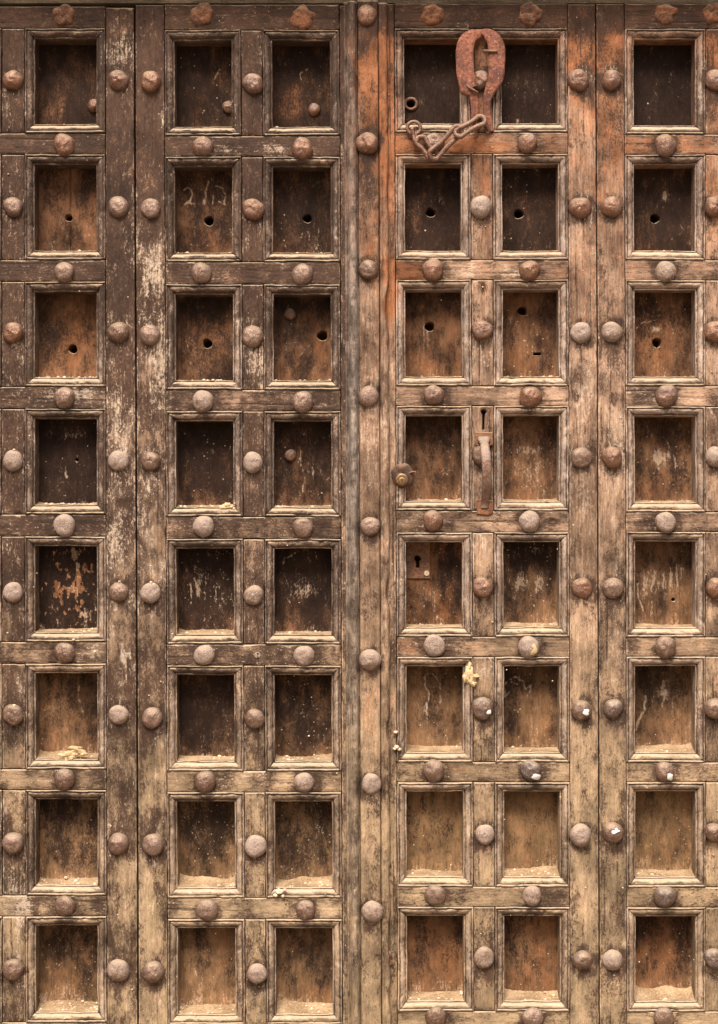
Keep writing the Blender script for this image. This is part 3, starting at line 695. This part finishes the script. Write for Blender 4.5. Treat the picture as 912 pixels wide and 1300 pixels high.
# ================================================================== THE SETTING
def box(name, x0, x1, y0, y1, z0, z1, mat, kind='structure', parent=None):
    v = [(x, y, z) for x in (x0, x1) for y in (y0, y1) for z in (z0, z1)]
    f = [(0, 1, 3, 2), (4, 6, 7, 5), (0, 4, 5, 1), (2, 3, 7, 6), (0, 2, 6, 4), (1, 5, 7, 3)]
    o = mk(name, v, f, mat, parent, smooth=False)
    if kind: o['kind'] = kind
    return o
def wx(px): return (px - 456) * S
def wz(py): return Z0 + (1300 - py) * S
n_ = 60
gx = np.linspace(-40, 40, n_); gy = np.linspace(-60, 3.2, n_)
GX, GY = np.meshgrid(gx, gy, indexing='ij')
g = mk('ground', np.stack([GX, GY, .0 * GX + .004 * np.minimum(0, vnoise(GX, GY, 3))], -1).reshape(-1, 3), grid_faces(n_, n_), M['ground']); g['kind'] = 'structure'
# wall round the opening, with the head of the opening a little in front of the door
w = box('wall', -4.0, wx(-142), -.11, .45, .0, wz(-64), M['stone']); 
w = box('wall', wx(1072), 4.0, -.11, .45, .0, wz(-64), M['stone'])
w = box('wall', -4.0, 4.0, -.11, .45, wz(-64) + .002, 4.2, M['stone'])
# unseen dark enclosure added behind the doors to shut out sky light
box('light_block_wall', -1.6, 1.6, 1.9, 2.0, .0, 2.9, M['dark'])
box('light_block_wall', -1.7, -1.6, .45, 2.0, .0, 2.9, M['dark'])
box('light_block_wall', 1.6, 1.7, .45, 2.0, .0, 2.9, M['dark'])
box('light_block_top', -1.7, 1.7, .45, 2.0, 2.9, 3.0, M['dark'])
# threshold stone and lintel beam
th = box('threshold', wx(-141), wx(1071), -.10, .12, .002, .05, M['stone'])
lb = box('lintel', wx(-141), wx(1071), .018, .12, wz(1.0), wz(-63), M['beam'], kind=None)
tag(lb, 'dark shadowed wooden lintel beam over the top edge of the studded doors', 'lintel')

# ================================================================== THE DOOR LEAVES
LEAVES = [
    ('dark outer left door leaf holding the two black painted coffers, left of the black seam', -137, 170.2),
    ('left inner door leaf of scuffed dark brown wood carrying the tall beaded centre strip', 171.9, 452),
    ('right inner door leaf of tan wood fitted with the pull handle and cylinder lock', 482, 756.2),
    ('pale tan outer right door leaf at the right edge with one full column of coffers', 757.4, 1067)]
TOPS = [8, 5.5, 4, 4]
leaf_ob = []
for i, (lab, xa, xb) in enumerate(LEAVES):
    L = empty('door_leaf', ((((xa + xb) / 2) - 456) * S, 0, .06), lab, 'door')
    L['group'] = 'leaves of the studded wooden door'
    leaf_ob.append(L)
    rows, cols = LEAF_ROWS[i], LEAF_COLS[i]
    G_ = .22
    yb = 1405
    # stiles
    board('stile', xa, cols[0][0] - G_, TOPS[i] + .8, yb, M['bv'], L)
    board('stile', cols[1][1] + G_, xb, TOPS[i] + 1.4, yb, M['bv'], L)
    # rails
    ra, rb = cols[0][0] + .1, cols[1][1] - .1
    tops = [TOPS[i]] + [q[1] + G_ for q in rows]; bots = [q[0] - G_ for q in rows] + [yb]
    for k in range(9):
        board('rail', ra, rb, tops[k], bots[k], M['bh'], L, d0=.35 + .25 * math.sin(k * 2.1 + i))
    # muntins
    ma, mb = cols[0][1] + G_, cols[1][0] - G_
    for k, (ya, yz) in enumerate(rows):
        holes = (); res = 2.0
        if i == 2 and k == 3:
            holes = [(612, 523, 3.6), (610.3, 524, 613.9, 545, 'slot')]; res = .8
        if i == 1 and k == 4: pass
        board('muntin', ma, mb, ya + .35, yz - .35, M['bv'], L, d0=.7 + .3 * math.sin(k * 1.3 + i * 2), res=res, holes=holes)
    for cc in range(2):
        for k, (ya, yz) in enumerate(rows):
            coffer(L, i * 2 + cc, k, cols[cc][0], cols[cc][1], ya, yz)

A_, B_, C_, D_ = leaf_ob
YS = [101, 263, 424, 585.5, 754, 909, 1073, 1233]
YR1 = [183, 345, 505, 667, 829, 990, 1151]
for k, y in enumerate([101, 262, 422, 585, 752, 908, 1071, 1232]):
    stud(16, y, A_); stud(150, y + (1 if k > 5 else 0), A_); stud(-115, y, A_)
for k, y in enumerate(YR1): stud(81 + .3 * k * .3, y, A_); stud(-49, y, A_)
for x, y in zip([191, 191, 190, 191, 191, 193, 194, 194.5], [103, 264, 425, 586, 753, 912, 1073, 1235]): stud(x, y, B_)
for x, y in zip([321, 321.5, 321, 321, 322, 323.5, 324.5, 326.5], [105, 265, 427, 587, 756, 913, 1075, 1237]): stud(x, y, B_)
for x, y in zip([257, 256, 257.5, 258.5, 259, 260.5, 263], [185, 346, 509, 668, 832, 993, 1156]): stud(x, y, B_)
for x, y in zip([384, 384, 384.5, 385, 386, 386, 388], [188, 348, 510, 670, 833, 994, 1156]): stud(x, y, B_)
for x, y in zip([551, 550, 551, 550, 552, 551, 553, 554], [180, 342, 501, 661, 820, 979, 1137, 1293]): stud(x, y, C_)
for x, y in zip([670, 673, 674, 673, 672, 674, 676, 677], [181, 343, 504, 662, 822, 978, 1138, 1293]): stud(x, y, C_)
for x, y in zip([611, 611, 613, 612, 613, 613, 616, 615], [101, 262, 419, 578, 746, 900, 1060, 1217]): stud(x, y, C_)
for x, y in zip([735, 737, 738, 739, 740, 739, 738, 740], [101, 263, 422, 581, 747, 902, 1061, 1220]): stud(x, y, C_)
for x, y in zip([777, 777, 777.5, 778, 779, 779, 779, 778], [101, 262, 421, 581, 747, 900, 1058, 1220]): stud(x, y, D_)
for x, y in zip([846, 846, 847, 846, 846, 845, 845, 844], [184, 344, 502, 663, 822, 980, 1139, 1293]): stud(x, y, D_); stud(x + 130, y, D_)
for x, y in zip([909, 908, 909, 909, 909, 908, 908, 908], [101, 262, 421, 580, 747, 900, 1058, 1218]): stud(x, y, D_); stud(1046, y, D_)
for n_i, (x, y, p_) in enumerate([(81, 20, A_), (257, 19, B_), (384, 22, B_), (550, 18, C_), (673, 19, C_), (843, 17, D_), (906, 17, D_), (-49, 20, A_)]):
    o = rusty_scab(x, y, p_, 3 + n_i)
    if n_i == 0: o['label'] = 'crumbling orange rusted stud stump at the top rail'
# small nail heads on the back panels
for (x, y, p_) in [(290, 135, B_), (399, 138, B_), (368, 398, B_), (369, 578, B_), (119, 133, A_)]:
    stud(x, y, p_, d=36, name='nail_head', mesh=random.choice(SMALL))

# ------------------------------------------------------------------ centre strip on the left inner leaf
def extrude(name, prof, parent, mat, ragged=None, seed=0, y0=3.0, y1=1404.0, res=3.0):
    prof = np.array(prof, float)
    ys = np.arange(y0, y1, res)
    ys = np.concatenate([[y0], ys, [y1]])
    Y, Xp = np.meshgrid(ys, prof[:, 0], indexing='ij'); _, Dp = np.meshgrid(ys, prof[:, 1], indexing='ij')
    Dn = Dp + (.8 * fbm(Y / 30., Xp / 5., seed, 4) + .3 * fbm(Y / 9., Xp / 2., seed + 3, 3)) * (Dp < -2)
    Xn = Xp + .4 * fbm(Y / 60., Xp * 0, seed + 1, 3)
    chip = np.clip(vnoise(Y / 10., Xp / 4., seed + 5) - .42, 0, 1) * 4.5
    Dn = Dn + np.where(Dp < -2, chip, 0)
    if ragged is not None:
        wgt = np.clip((Xp - (prof[:, 0].max() - 6)) / 6, 0, 1)
        n1 = -np.clip(fbm(Y / 22., Y * 0, seed + 2, 4) + .05, 0, 1) * 3.0
        for (cy, hw, am) in ragged: n1 = n1 - am * np.exp(-((Y - cy) / hw) ** 4)
        Xn = Xn + wgt * n1
    Dn[0] = np.where(Dp[0] < -2, Dp[0] * .5 - 1, Dp[0]); Dn[-1] = 0.3
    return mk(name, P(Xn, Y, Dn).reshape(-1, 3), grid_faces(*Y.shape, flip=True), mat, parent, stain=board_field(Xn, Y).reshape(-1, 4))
core = extrude('cover_strip', [(454.2, .5), (454.2, -8), (455, -9.6), (456.2, -10.3), (460, -10.5), (464, -10.6), (468, -10.6), (472, -10.6), (476, -10.5), (478.6, -10.3), (479.6, -9.4), (480, -8), (480, .5)], B_, M['bv'], seed=31, y0=3.2)
core['label'] = 'tall raised centre strip with its own column of studs'
extrude('round_bead', [(436.5, .5), (436.5, -5), (437.3, -6.6), (438.7, -6.8), (439.6, -5.4), (440.2, -4.0), (440.9, -6.5), (442.2, -10), (444.4, -12.8), (447, -13.8), (449.4, -12.8), (451.2, -10.4), (452.2, -7.6), (452.7, -5.5), (453.6, -5.5), (453.7, .5)], core, M['sv'], seed=33, y0=4.5)
extrude('edge_bead', [(480.6, .5), (480.6, -6.4), (481.6, -8.8), (483, -9.8), (484, -9.9), (484.7, -8.6), (485.3, -9.6), (487.2, -10.4), (489.4, -10.2), (491, -9.0), (492.2, -6.4), (492.8, -3), (492.8, .5)], core, M['bv'],
        ragged=[(393, 26, 4.5), (440, 8, 2), (752, 16, 3.6), (752, 6, 1.5), (926, 14, 4.2), (1190, 22, 2.6), (1262, 14, 2), (150, 18, -1.0)], seed=35, y0=6.0)
for x, y in zip([466, 466, 468, 468, 470, 470, 472, 473], [18, 181, 342, 503, 668, 838, 996, 1158]):
    stud(x, y, core, d=-10.2, kind='stud_rust' if y < 300 else ('stud_dusty' if y > 800 else 'stud'))
rusty = rusty_scab(486, 1218, B_, 55, d=-3); rusty.scale = (.5, .5, .8); rusty.name = 'nail_head'

# white paint splashes on four studs
def splash(x, y, dx, dy, rx, ry, parent, mat, seed, d=0.0, r=13.8, h=9.8):
    ph = np.linspace(0, 2 * math.pi, 25)[:-1]; v = []; rings = 5
    for i in range(rings + 1):
        q = i / rings
        for k, a in enumerate(ph):
            rr = q * (1 + .35 * float(vnoise(k / 2.2, seed, 3)))
            X = dx + rx * rr * math.cos(a); Y = dy + ry * rr * math.sin(a)
            t = min(1, math.hypot(X, Y) / (r * 1.01))
            z = h * 1.03 * math.sqrt(max(0, 1 - t * t)) + 0.35 * (1 - q ** 4) + .15
            v.append((X, -z, -Y))
    f = [(i * 24 + k, (i + 1) * 24 + k, (i + 1) * 24 + (k + 1) % 24, i * 24 + (k + 1) % 24) for i in range(rings) for k in range(24)]
    v = np.array(v) * S + P(x, y, d)
    return mk('paint_splash', v, f, mat, parent)
splash(674, 978, 3, 7, 6, 4.5, C_, M['white'], 2); splash(845, 980, 3, 5, 4, 4.5, D_, M['white'], 4)
splash(779, 1058, -3, -5, 6, 3.5, D_, M['white'], 6); splash(672, 822, -1, 2, 8, 6.5, C_, M['mud'], 8); splash(740, 901, 0, 2, 3.5, 4, C_, M['white'], 10); splash(615, 900, 2, 3, 3, 3, C_, M['white'], 12)

# ------------------------------------------------------------------ lock furniture (parts of the right inner leaf)
def tube(points, rad, seg=10, closed=False, flat=None):
    """points in picture measures (x,y,d); rad scalar or list -> verts (metres), faces"""
    p = np.array(points, float); n = len(p)
    rad = np.broadcast_to(np.asarray(rad, float), (n,)) if np.ndim(rad) <= 1 else rad
    if closed: t = np.roll(p, -1, 0) - np.roll(p, 1, 0)
    else: t = np.gradient(p, axis=0)
    t /= np.linalg.norm(t, axis=1)[:, None] + 1e-9
    up = np.array([0, 0, 1.0]) if flat is None else np.array(flat[0], float)
    v = []
    for i in range(n):
        a = np.cross(t[i], up)
        if np.linalg.norm(a) < 1e-3: a = np.cross(t[i], (0, 1, 0.01))
        a /= np.linalg.norm(a); b = np.cross(a, t[i])
        fa, fb = (1, 1) if flat is None else flat[1:]
        for k in range(seg):
            q = 2 * math.pi * k / seg; ca, sa = math.cos(q), math.sin(q)
            if flat is not None:
                m = (abs(ca) ** 4 + abs(sa) ** 4) ** .25; ca /= m; sa /= m
            v.append(p[i] + rad[i] * (fa * ca * a + fb * sa * b))
    f = []
    m = n if closed else n - 1
    for i in range(m):
        for k in range(seg):
            i2 = (i + 1) % n; k2 = (k + 1) % seg
            f.append((i * seg + k, i * seg + k2, i2 * seg + k2, i2 * seg + k))
    if not closed:
        f.append(tuple(range(seg))[::-1]); f.append(tuple((n - 1) * seg + k for k in range(seg)))
    v = np.array(v)
    return v, f
def smooth_path(pts, n=10, closed=False):
    p = np.array(pts, float); out = []
    m = len(p) if closed else len(p) - 1
    for i in range(m):
        if closed: p0, p1, p2, p3 = p[(i - 1) % len(p)], p[i], p[(i + 1) % len(p)], p[(i + 2) % len(p)]
        else: p0, p1, p2, p3 = p[max(i - 1, 0)], p[i], p[i + 1], p[min(i + 2, len(p) - 1)]
        for k in range(n):
            t = k / n
            out.append(.5 * ((2 * p1) + (-p0 + p2) * t + (2 * p0 - 5 * p1 + 4 * p2 - p3) * t * t + (-p0 + 3 * p1 - 3 * p2 + p3) * t ** 3))
    if not closed: out.append(p[-1])
    return np.array(out)
def PP(v): v = np.asarray(v, float); return P(v[:, 0], v[:, 1], v[:, 2])
def solid_plate(name, outline, d0, d1, mat, parent, bevel=.8):
    o = np.array(outline, float); c = o.mean(0); n = len(o)
    inn = c + (o - c) * (1 - bevel / np.maximum(4, np.abs(o - c).max(0)))
    v = [(x, y, d1) for x, y in o] + [(x, y, d0 + bevel) for x, y in o] + [(x, y, d0) for x, y in inn]
    f = [(i, (i + 1) % n, n + (i + 1) % n, n + i) for i in range(n)] + [(n + i, n + (i + 1) % n, 2 * n + (i + 1) % n, 2 * n + i) for i in range(n)]
    f.append(tuple(2 * n + i for i in range(n)))
    a = sum(o[i][0] * o[(i + 1) % n][1] - o[(i + 1) % n][0] * o[i][1] for i in range(n))
    if a > 0: f = [q[::-1] for q in f]
    return mk(name, PP(v), f, mat, parent, smooth=False)
# pull handle
hd = solid_plate('pull_handle', [(600.5, 548.5), (623.5, 549), (624, 564), (621, 566), (603, 566), (600.5, 564)], -2.6, .5, M['plate'], C_)
hd['label'] = 'bowed steel pull handle with rusty end plates'
solid_plate('end_plate', [(603, 634), (623, 635), (624, 651), (618, 654), (603, 652.5)], -2.4, .6, M['rust'], hd)
path = smooth_path([(612, 556, -1.5), (612, 561, -8), (612.5, 568, -17), (613.5, 582, -24), (614.5, 598, -25), (614.5, 614, -21), (614, 627, -12), (613.5, 637, -4), (613, 645, -2)], 7)
wd = np.interp(np.linspace(0, 1, len(path)), [0, .06, .18, .35, .6, .85, 1], [8, 8.5, 5.4, 6.4, 5.6, 5.0, 5.6])
v, f = tube(path, wd, 14, flat=((1, 0, 0), .32, 1.0))
mk('grip', PP(v), f, M['handle'], hd)
# cylinder lock
def disc(name, x, y, r, d0, d1, mat, parent, seg=28, edge=.7, dish=0):
    prof = [(r, d1), (r, d0 + edge), (r - edge, d0), (r * .6, d0 + dish), (r * .1, d0 + dish)]
    v = [(x + q * math.cos(2 * math.pi * k / seg), y + q * math.sin(2 * math.pi * k / seg), d) for (q, d) in prof for k in range(seg)]
    f = [(i * seg + k, (i + 1) * seg + k, (i + 1) * seg + (k + 1) % seg, i * seg + (k + 1) % seg) for i in range(4) for k in range(seg)]
    f.append(tuple(4 * seg + k for k in range(seg)))
    o = mk(name, PP(v), f, mat, parent)
    return o
ro = disc('cylinder_lock', 509.5, 606, 13.0, -2.0, 10, M['black'], C_, dish=1.2)
ro['label'] = 'old brass cylinder lock in a rusted round rose'
lump = rusty_scab(509, 603, ro, 94, d=-1.6); lump.name = 'rust_crust'; lump.data.materials[0] = M['black']; lump.scale = (.98, .9, 1.08)
disc('cylinder', 508.2, 609, 7.9, -8.5, 0, M['brass'], ro)
disc('core', 508.4, 611, 4.9, -9.4, -8, M['brass'], ro)
solid_plate('key_slot', [(507.6, 608), (509.2, 608), (509.4, 614), (507.8, 614)], -9.8, -9.2, M['black'], ro, .1)
v, f = tube(smooth_path([(515, 603, -3), (519, 600, -5), (524, 599, -5.5), (526, 600.5, -5)], 5), .9, 6); mk('bent_nail', PP(v), f, M['rust'], ro)
# rusted lock plate on the back panel with its keyhole
xs = np.arange(514, 545.5, .8); ys = np.arange(681, 736.5, .8)
X, Y = np.meshgrid(xs, ys, indexing='ij'); D = 34.4 + .35 * fbm(X / 5., Y / 5., 3, 3)
ed = (X < xs[0] + .4) | (X > xs[-1] - .4) | (Y < ys[0] + .4) | (Y > ys[-1] - .4); D = np.where(ed, 37.5, D)
X2, Y2, D = drill(X, Y, D, [(529, 710, 4.2), (527.2, 712, 531.2, 722, 'slot')], .8)
lp = mk('lock_plate', PP(np.stack([X2, Y2, D], -1).reshape(-1, 3)), grid_faces(len(xs), len(ys)), M['plate'], C_)
disc('screw', 540.5, 729, 3.6, 32.6, 35, M['crumb'], lp)
# ring bolt hole in the upper left coffer
a = np.linspace(0, 2 * math.pi, 30)[:-1]
v, f = tube(np.stack([522.5 + 7.4 * np.cos(a), 124.5 + 7.0 * np.sin(a), 35.5 + 0 * a], -1), 2.0, 8, True); mk('bolt_ring', PP(v), f, M['stud_rust'], C_)
# eye bolt that held a ring on the left leaf
disc('eyelet', 324, 832, 4.2, -1.4, 1, M['stud_dusty'], B_); 
for yy in (829.6, 834.4): disc('eyelet_hole', 324.4, yy, 1.3, -1.9, -1.2, M['black'], B_, 12, .2)

# ------------------------------------------------------------------ hanging iron strap (its own thing)
st_e = empty('iron_strap', P(610, 42, -4), 'rust red iron strap folded into a pointed loop hanging over the top stud', 'strap')
def ribbon(name, cl, widths, thick, mat, parent, seed):
    cl = np.array(cl, float); n = len(cl)
    t = np.gradient(cl, axis=0); t[:, 2] = 0; t /= np.linalg.norm(t, axis=1)[:, None] + 1e-9
    nrm = np.stack([-t[:, 1], t[:, 0], 0 * t[:, 0]], -1)
    m = 9; v = []
    for i in range(n):
        for (s_, dd) in [(-1, thick)] + [(q, -.5 * (1 - abs(q) ** 8) * 1.0 + (.9 if abs(q) > .98 else 0)) for q in np.linspace(-1, 1, m)] + [(1, thick)]:
            w_ = widths[i] / 2 * (1 + .07 * float(vnoise(i / 4., seed + s_, 2)) + .05 * float(vnoise(i / 1.3, seed * 2 + s_, 2)))
            p_ = cl[i] + nrm[i] * s_ * w_
            v.append((p_[0], p_[1], p_[2] + dd + 1.1 * float(fbm(np.array(i / 5.), np.array(s_ * 1.8), seed, 3))))
    k = m + 2
    f = grid_faces(n, k).tolist() + [tuple(range(k)), tuple((n - 1) * k + q for q in range(k))[::-1]]
    # back face
    f += [(i * k, i * k + k - 1, (i + 1) * k + k - 1, (i + 1) * k) for i in range(n - 1)]
    me = mk(name, PP(v), f, mat, parent, smooth=True)
    return me
left = smooth_path([(616, 46, -5), (607, 45, -9), (597, 50, -11), (590.5, 60, -12), (589.5, 78, -12), (591, 98, -12), (593.5, 112, -11), (595.5, 117, -10.5), (600, 121, -9), (602, 136, -7), (602.5, 155, -5)], 7)
lw = np.interp(np.linspace(0, 1, len(left)), [0, .12, .22, .3, .4, .55, .64, .69, .73, .8, 1], [5, 13, 19, 22, 23, 23, 22, 21, 11.5, 10.5, 9.5])
ribbon('left_leg', left, lw, 2.6, M['strap'], st_e, 3)
right = smooth_path([(611, 43, -10), (618, 45, -13), (626, 53, -14), (630, 66, -14), (630, 86, -14), (628.5, 102, -13), (623, 114, -11), (618.5, 127, -9), (618, 142, -7), (621, 156, -5), (624, 167, -4)], 7)
rw = np.interp(np.linspace(0, 1, len(right)), [0, .1, .2, .3, .45, .53, .62, .72, .9, 1], [5, 13, 19, 21.5, 21.5, 19, 14, 9.5, 8, 4])
ribbon('right_leg', right, rw, 2.6, M['strap'], st_e, 5)
v, f = tube([(613, 68, -14), (618, 68.5, -15.5), (625, 69, -16), (631, 68.5, -15.5)], 1.8, 8); mk('rivet', PP(v), f, M['plate'], st_e)
v, f = tube(smooth_path([(590, 108, -9), (594, 113, -12), (600, 117, -13), (606, 120, -11)], 5), 1.5, 8); mk('wire', PP(v), f, M['plate'], st_e)
v, f = tube(smooth_path([(606, 150, -4), (604, 165, -4), (603, 176, -4)], 5), 1.3, 6); mk('wire', PP(v), f, M['rust'], st_e)
# ------------------------------------------------------------------ chain (its own thing)
ch = empty('door_chain', P(523, 165, -3), 'short hand forged iron chain of long links hung from a ring staple to the strap', 'chain')
def link(name, pts, r, mat=None):
    path = smooth_path(pts, 7, True)
    v, f = tube(path, r, 9, True); return mk(name, PP(v), f, mat or M['chain'], ch)
def stadium(p0, p1, hw, r, tilt=0.0, pinch=.75):
    p0, p1 = np.array(p0, float), np.array(p1, float)
    ax = p1 - p0; ax /= np.linalg.norm(ax)
    sidev = np.cross(ax, (0, 0, 1.0)); sidev /= np.linalg.norm(sidev)
    outv = np.cross(sidev, ax)
    sv = math.cos(tilt) * sidev + math.sin(tilt) * outv
    L_ = np.linalg.norm(p1 - p0); pts = []
    for t in np.linspace(0, 1, 5): pts.append(p0 + ax * L_ * t + sv * hw * (1 - (1 - pinch) * math.sin(math.pi * t)))
    for q in (30, 90, 150): pts.append(p1 + ax * hw * math.sin(math.radians(q)) * .95 + sv * hw * math.cos(math.radians(q)))
    for t in np.linspace(1, 0, 5): pts.append(p0 + ax * L_ * t - sv * hw * (1 - (1 - pinch) * math.sin(math.pi * t)))
    for q in (30, 90, 150): pts.append(p0 - ax * hw * math.sin(math.radians(q)) * .95 - sv * hw * math.cos(math.radians(q)))
    path = smooth_path(pts, 6, True)
    rr = r * (1 + .10 * vnoise(np.arange(len(path)) / 6., np.zeros(len(path)) + p0[0], 3))
    v, f = tube(path, rr, 10, True)
    return mk('link', PP(v), f, M['chain'], ch)
a = np.linspace(0, 2 * math.pi, 40)[:-1]
v, f = tube(np.stack([525 + 8.4 * np.cos(a), 163.5 + 8.0 * np.sin(a), -5 + 0 * a], -1), 2.3, 10, True); mk('staple_ring', PP(v), f, M['stud_rust'], ch)
stadium((524.5, 168, -8), (527, 180, -9), 3.8, 2.5, 1.1)
stadium((534, 182, -12), (548, 200, -13), 6.6, 3.0, .15)
stadium((550, 199, -17), (579, 170, -16), 6.5, 3.1, -.35)
stadium((582, 172, -19), (609, 156, -15), 6.0, 3.1, .3)
v, f = tube(smooth_path([(606, 152, -8), (612, 158, -6), (620, 166, -4), (617, 170, -3)], 6), 2.6, 8); mk('hook', PP(v), f, M['rust'], ch)

# ================================================================== DUST, CRUMBS, MUD
def drift_all():
    V, F, off = [], [], 0
    H = [.8, 1.0, 1.5, 2.0, 2.8, 3.8, 5.6, 8.0]
    for i in range(4):
        for cc in range(2):
            c = i * 2 + cc
            for r, (ya, yz) in enumerate(LEAF_ROWS[i]):
                x0, x1 = LEAF_COLS[i][cc][0] + LIN + .3, LEAF_COLS[i][cc][1] - LIN - .3
                ys = yz - LIN - .1
                xs = np.linspace(x0, x1, 40); ds = np.linspace(7.5, 36.6, 14)
                X, D = np.meshgrid(xs, ds, indexing='ij')
                h0 = H[r] * (.78 + .55 * vnoise(c * 1.9, r * 3.1, 3)) * (1 + .45 * vnoise(X / 26., 0 * X + c * 3 + r, 17))
                sl_, sr_ = 1 + .8 * vnoise(c * 2.3, r * 1.7, 23), 1 + .8 * vnoise(c * 1.3, r * 2.9, 29)
                t = (D - 7.5) / 29.
                side = sl_ * np.exp(-(X - x0) / 5.) * (.9 if c in (1, 2, 3, 6) else .4) + sr_ * np.exp(-(x1 - X) / 5.) * .6
                h = .35 + h0 * (t ** 1.8) * (1 + .28 * fbm(X / 16., D / 30., c * 9 + r, 3)) + h0 * .9 * side * t ** 1.2
                h = h + (.7 * fbm(X / 2.2, D / 2.2, r, 2) + .9 * np.clip(vnoise(X / 3., D / 3., r + 40) - .5, 0, 1)) * np.minimum(1, h)
                h = np.maximum(h, .12)
                v = P(X, ys - h, D).reshape(-1, 3)
                V.append(v); F.append(grid_faces(40, 14, flip=False) + off); off += len(v)
    o = mk('settled_dust', np.concatenate(V), np.concatenate(F), M['dust'], centre=False)
    tag(o, 'pale sandy dust drifted along the sills of the coffers', 'dust', kind='stuff')
drift_all()

def ico(seed, sx, sy, sz, rough=.35, sub=2):
    import bmesh
    bm = bmesh.new(); bmesh.ops.create_icosphere(bm, subdivisions=sub, radius=1)
    v = np.array([q.co[:] for q in bm.verts]); f = np.array([[w.index for w in q.verts] for q in bm.faces]); bm.free()
    n = fbm(v[:, 0] * 1.7 + seed, v[:, 1] * 1.7 + v[:, 2] * 1.3, seed, 3)
    v = v * (1 + rough * n[:, None])
    return v * np.array([sx, sy, sz]), f
ICO = [ico(k, 1, 1, 1, .5, 1) for k in range(6)]
def crumbs():
    rs = np.random.RandomState(5); V, F, off = [], [], 0
    def add(x, y, d, r, flat=.7):
        nonlocal off
        v, f = ICO[rs.randint(6)]
        a = rs.rand() * 6.28; c_, s_ = math.cos(a), math.sin(a)
        w_ = v @ np.array([[c_, s_, 0], [-s_, c_, 0], [0, 0, 1]])
        w_ = w_ * np.array([r, r, r * flat]) * S + P(x, y, d)
        V.append(w_); F.append(f + off); off += len(w_)
    amt = [18, 34, 44, 36, 26, 34, 44, 50]
    for i in range(4):
        for cc in range(2):
            c = i * 2 + cc
            for r, (ya, yz) in enumerate(LEAF_ROWS[i]):
                x0, x1 = LEAF_COLS[i][cc][0] + LIN + 2, LEAF_COLS[i][cc][1] - LIN - 2
                k = int(amt[r] * (1.2 if c < 4 else .6) * rs.uniform(.4, 1.3))
                cl = rs.uniform(x0, x1, 3)
                for q in range(k):
                    x = np.clip(rs.choice(cl) + rs.randn() * 7, x0, x1) if rs.rand() < .6 else rs.uniform(x0, x1)
                    d = rs.uniform(8, 32)
                    t = (d - 7.5) / 29.
                    h = [.8, 1.0, 1.5, 2.0, 2.8, 3.8, 5.6, 8.0][r] * t ** 1.8
                    rr = .5 + rs.rand() ** 4 * 2.1
                    add(x, yz - LIN - h - rr * .3, d, rr)
                for q in range(int(k * .35)):      # on the sloping lower moulding
                    x = rs.uniform(x0 - 8, x1 + 8); add(x, yz - rs.uniform(5, 11), rs.uniform(-1.6, -.4), .3 + rs.rand() ** 3 * .8, .5)
    # bits stuck to the boards and on top of studs
    for q in range(520):
        x, y = rs.uniform(0, 912), 1300 * rs.rand() ** .6
        add(x, y, -.2, .25 + rs.rand() ** 5 * 1.1, .8)
    for (x, y, r) in [(191, 1061, 3.0), (189, 1063, 2), (194, 1064, 2), (18, 571, 2), (18, 895, 2), (190, 739, 2.2), (193, 741, 1.6), (150, 738, 1.5), (93, 812, 2.4), (350, 1131, 5), (346, 1136, 3.5), (355, 1137, 3), (358, 1129, 3), (236, 320, 3.4), (231, 323, 2.4), (241, 323, 2.4), (274, 321, 3), (279, 322, 2.4), (270, 323, 2),
                      (500, 929, 3), (501, 948, 4), (504, 951, 3), (498, 950, 2.6), (120, 827, 2.0)]:
        add(x, y, -3 if y not in (320, 323, 321, 322) else 14, r)
    o = mk('plaster_crumbs', np.concatenate(V), np.concatenate(F), M['crumb'], centre=False, smooth=False)
    tag(o, 'pale crumbs of plaster scattered over the sills and boards', 'rubble', kind='stuff')
crumbs()

def clump(x, y, d, parts, label, mat='mud', name='mud_clump'):
    V, F, off = [], [], 0
    for k, (dx, dy, sx, sy) in enumerate(parts):
        v, f = ico(k * 3 + int(x) % 11, sx, 3.2, sy, .75, 3)
        v = v * S + P(x + dx, y + dy, d); V.append(v); F.append(f + off); off += len(v)
    o = mk(name, np.concatenate(V), np.concatenate(F), M[mat]); tag(o, label, 'mud clump')
clump(91, 958, 7, [(-4, 0, 10, 4), (6, -3, 9, 4), (-14, 1, 6, 2), (-2, 5, 5, 3), (14, 0, 6, 2.4), (2, -7, 7, 3), (-9, 7, 2, 4)], 'yellowish dried mud clump on the sill of the dark left leaf, sixth coffer down')
clump(285, 644, 4, [(-4, 0, 5, 3), (4, -1, 6, 3), (0, -3, 5, 3), (9, 2, 3, 2)], 'small yellowish mud clump on a sill of the left inner leaf, fourth coffer down')
clump(592, 858, -1.5, [(0, -6, 5, 8), (2, 4, 6, 7), (-4, 2, 4, 6), (5, 10, 3.4, 3), (9, 0, 5, 2), (1, -13, 3, 4)], 'pale cream mud splash stuck on the moulding beside a coffer of the right inner leaf')

print('objects', len(bpy.data.objects), 'tris', sum(len(o.data.polygons) * 2 for o in bpy.data.objects if o.type == 'MESH'))
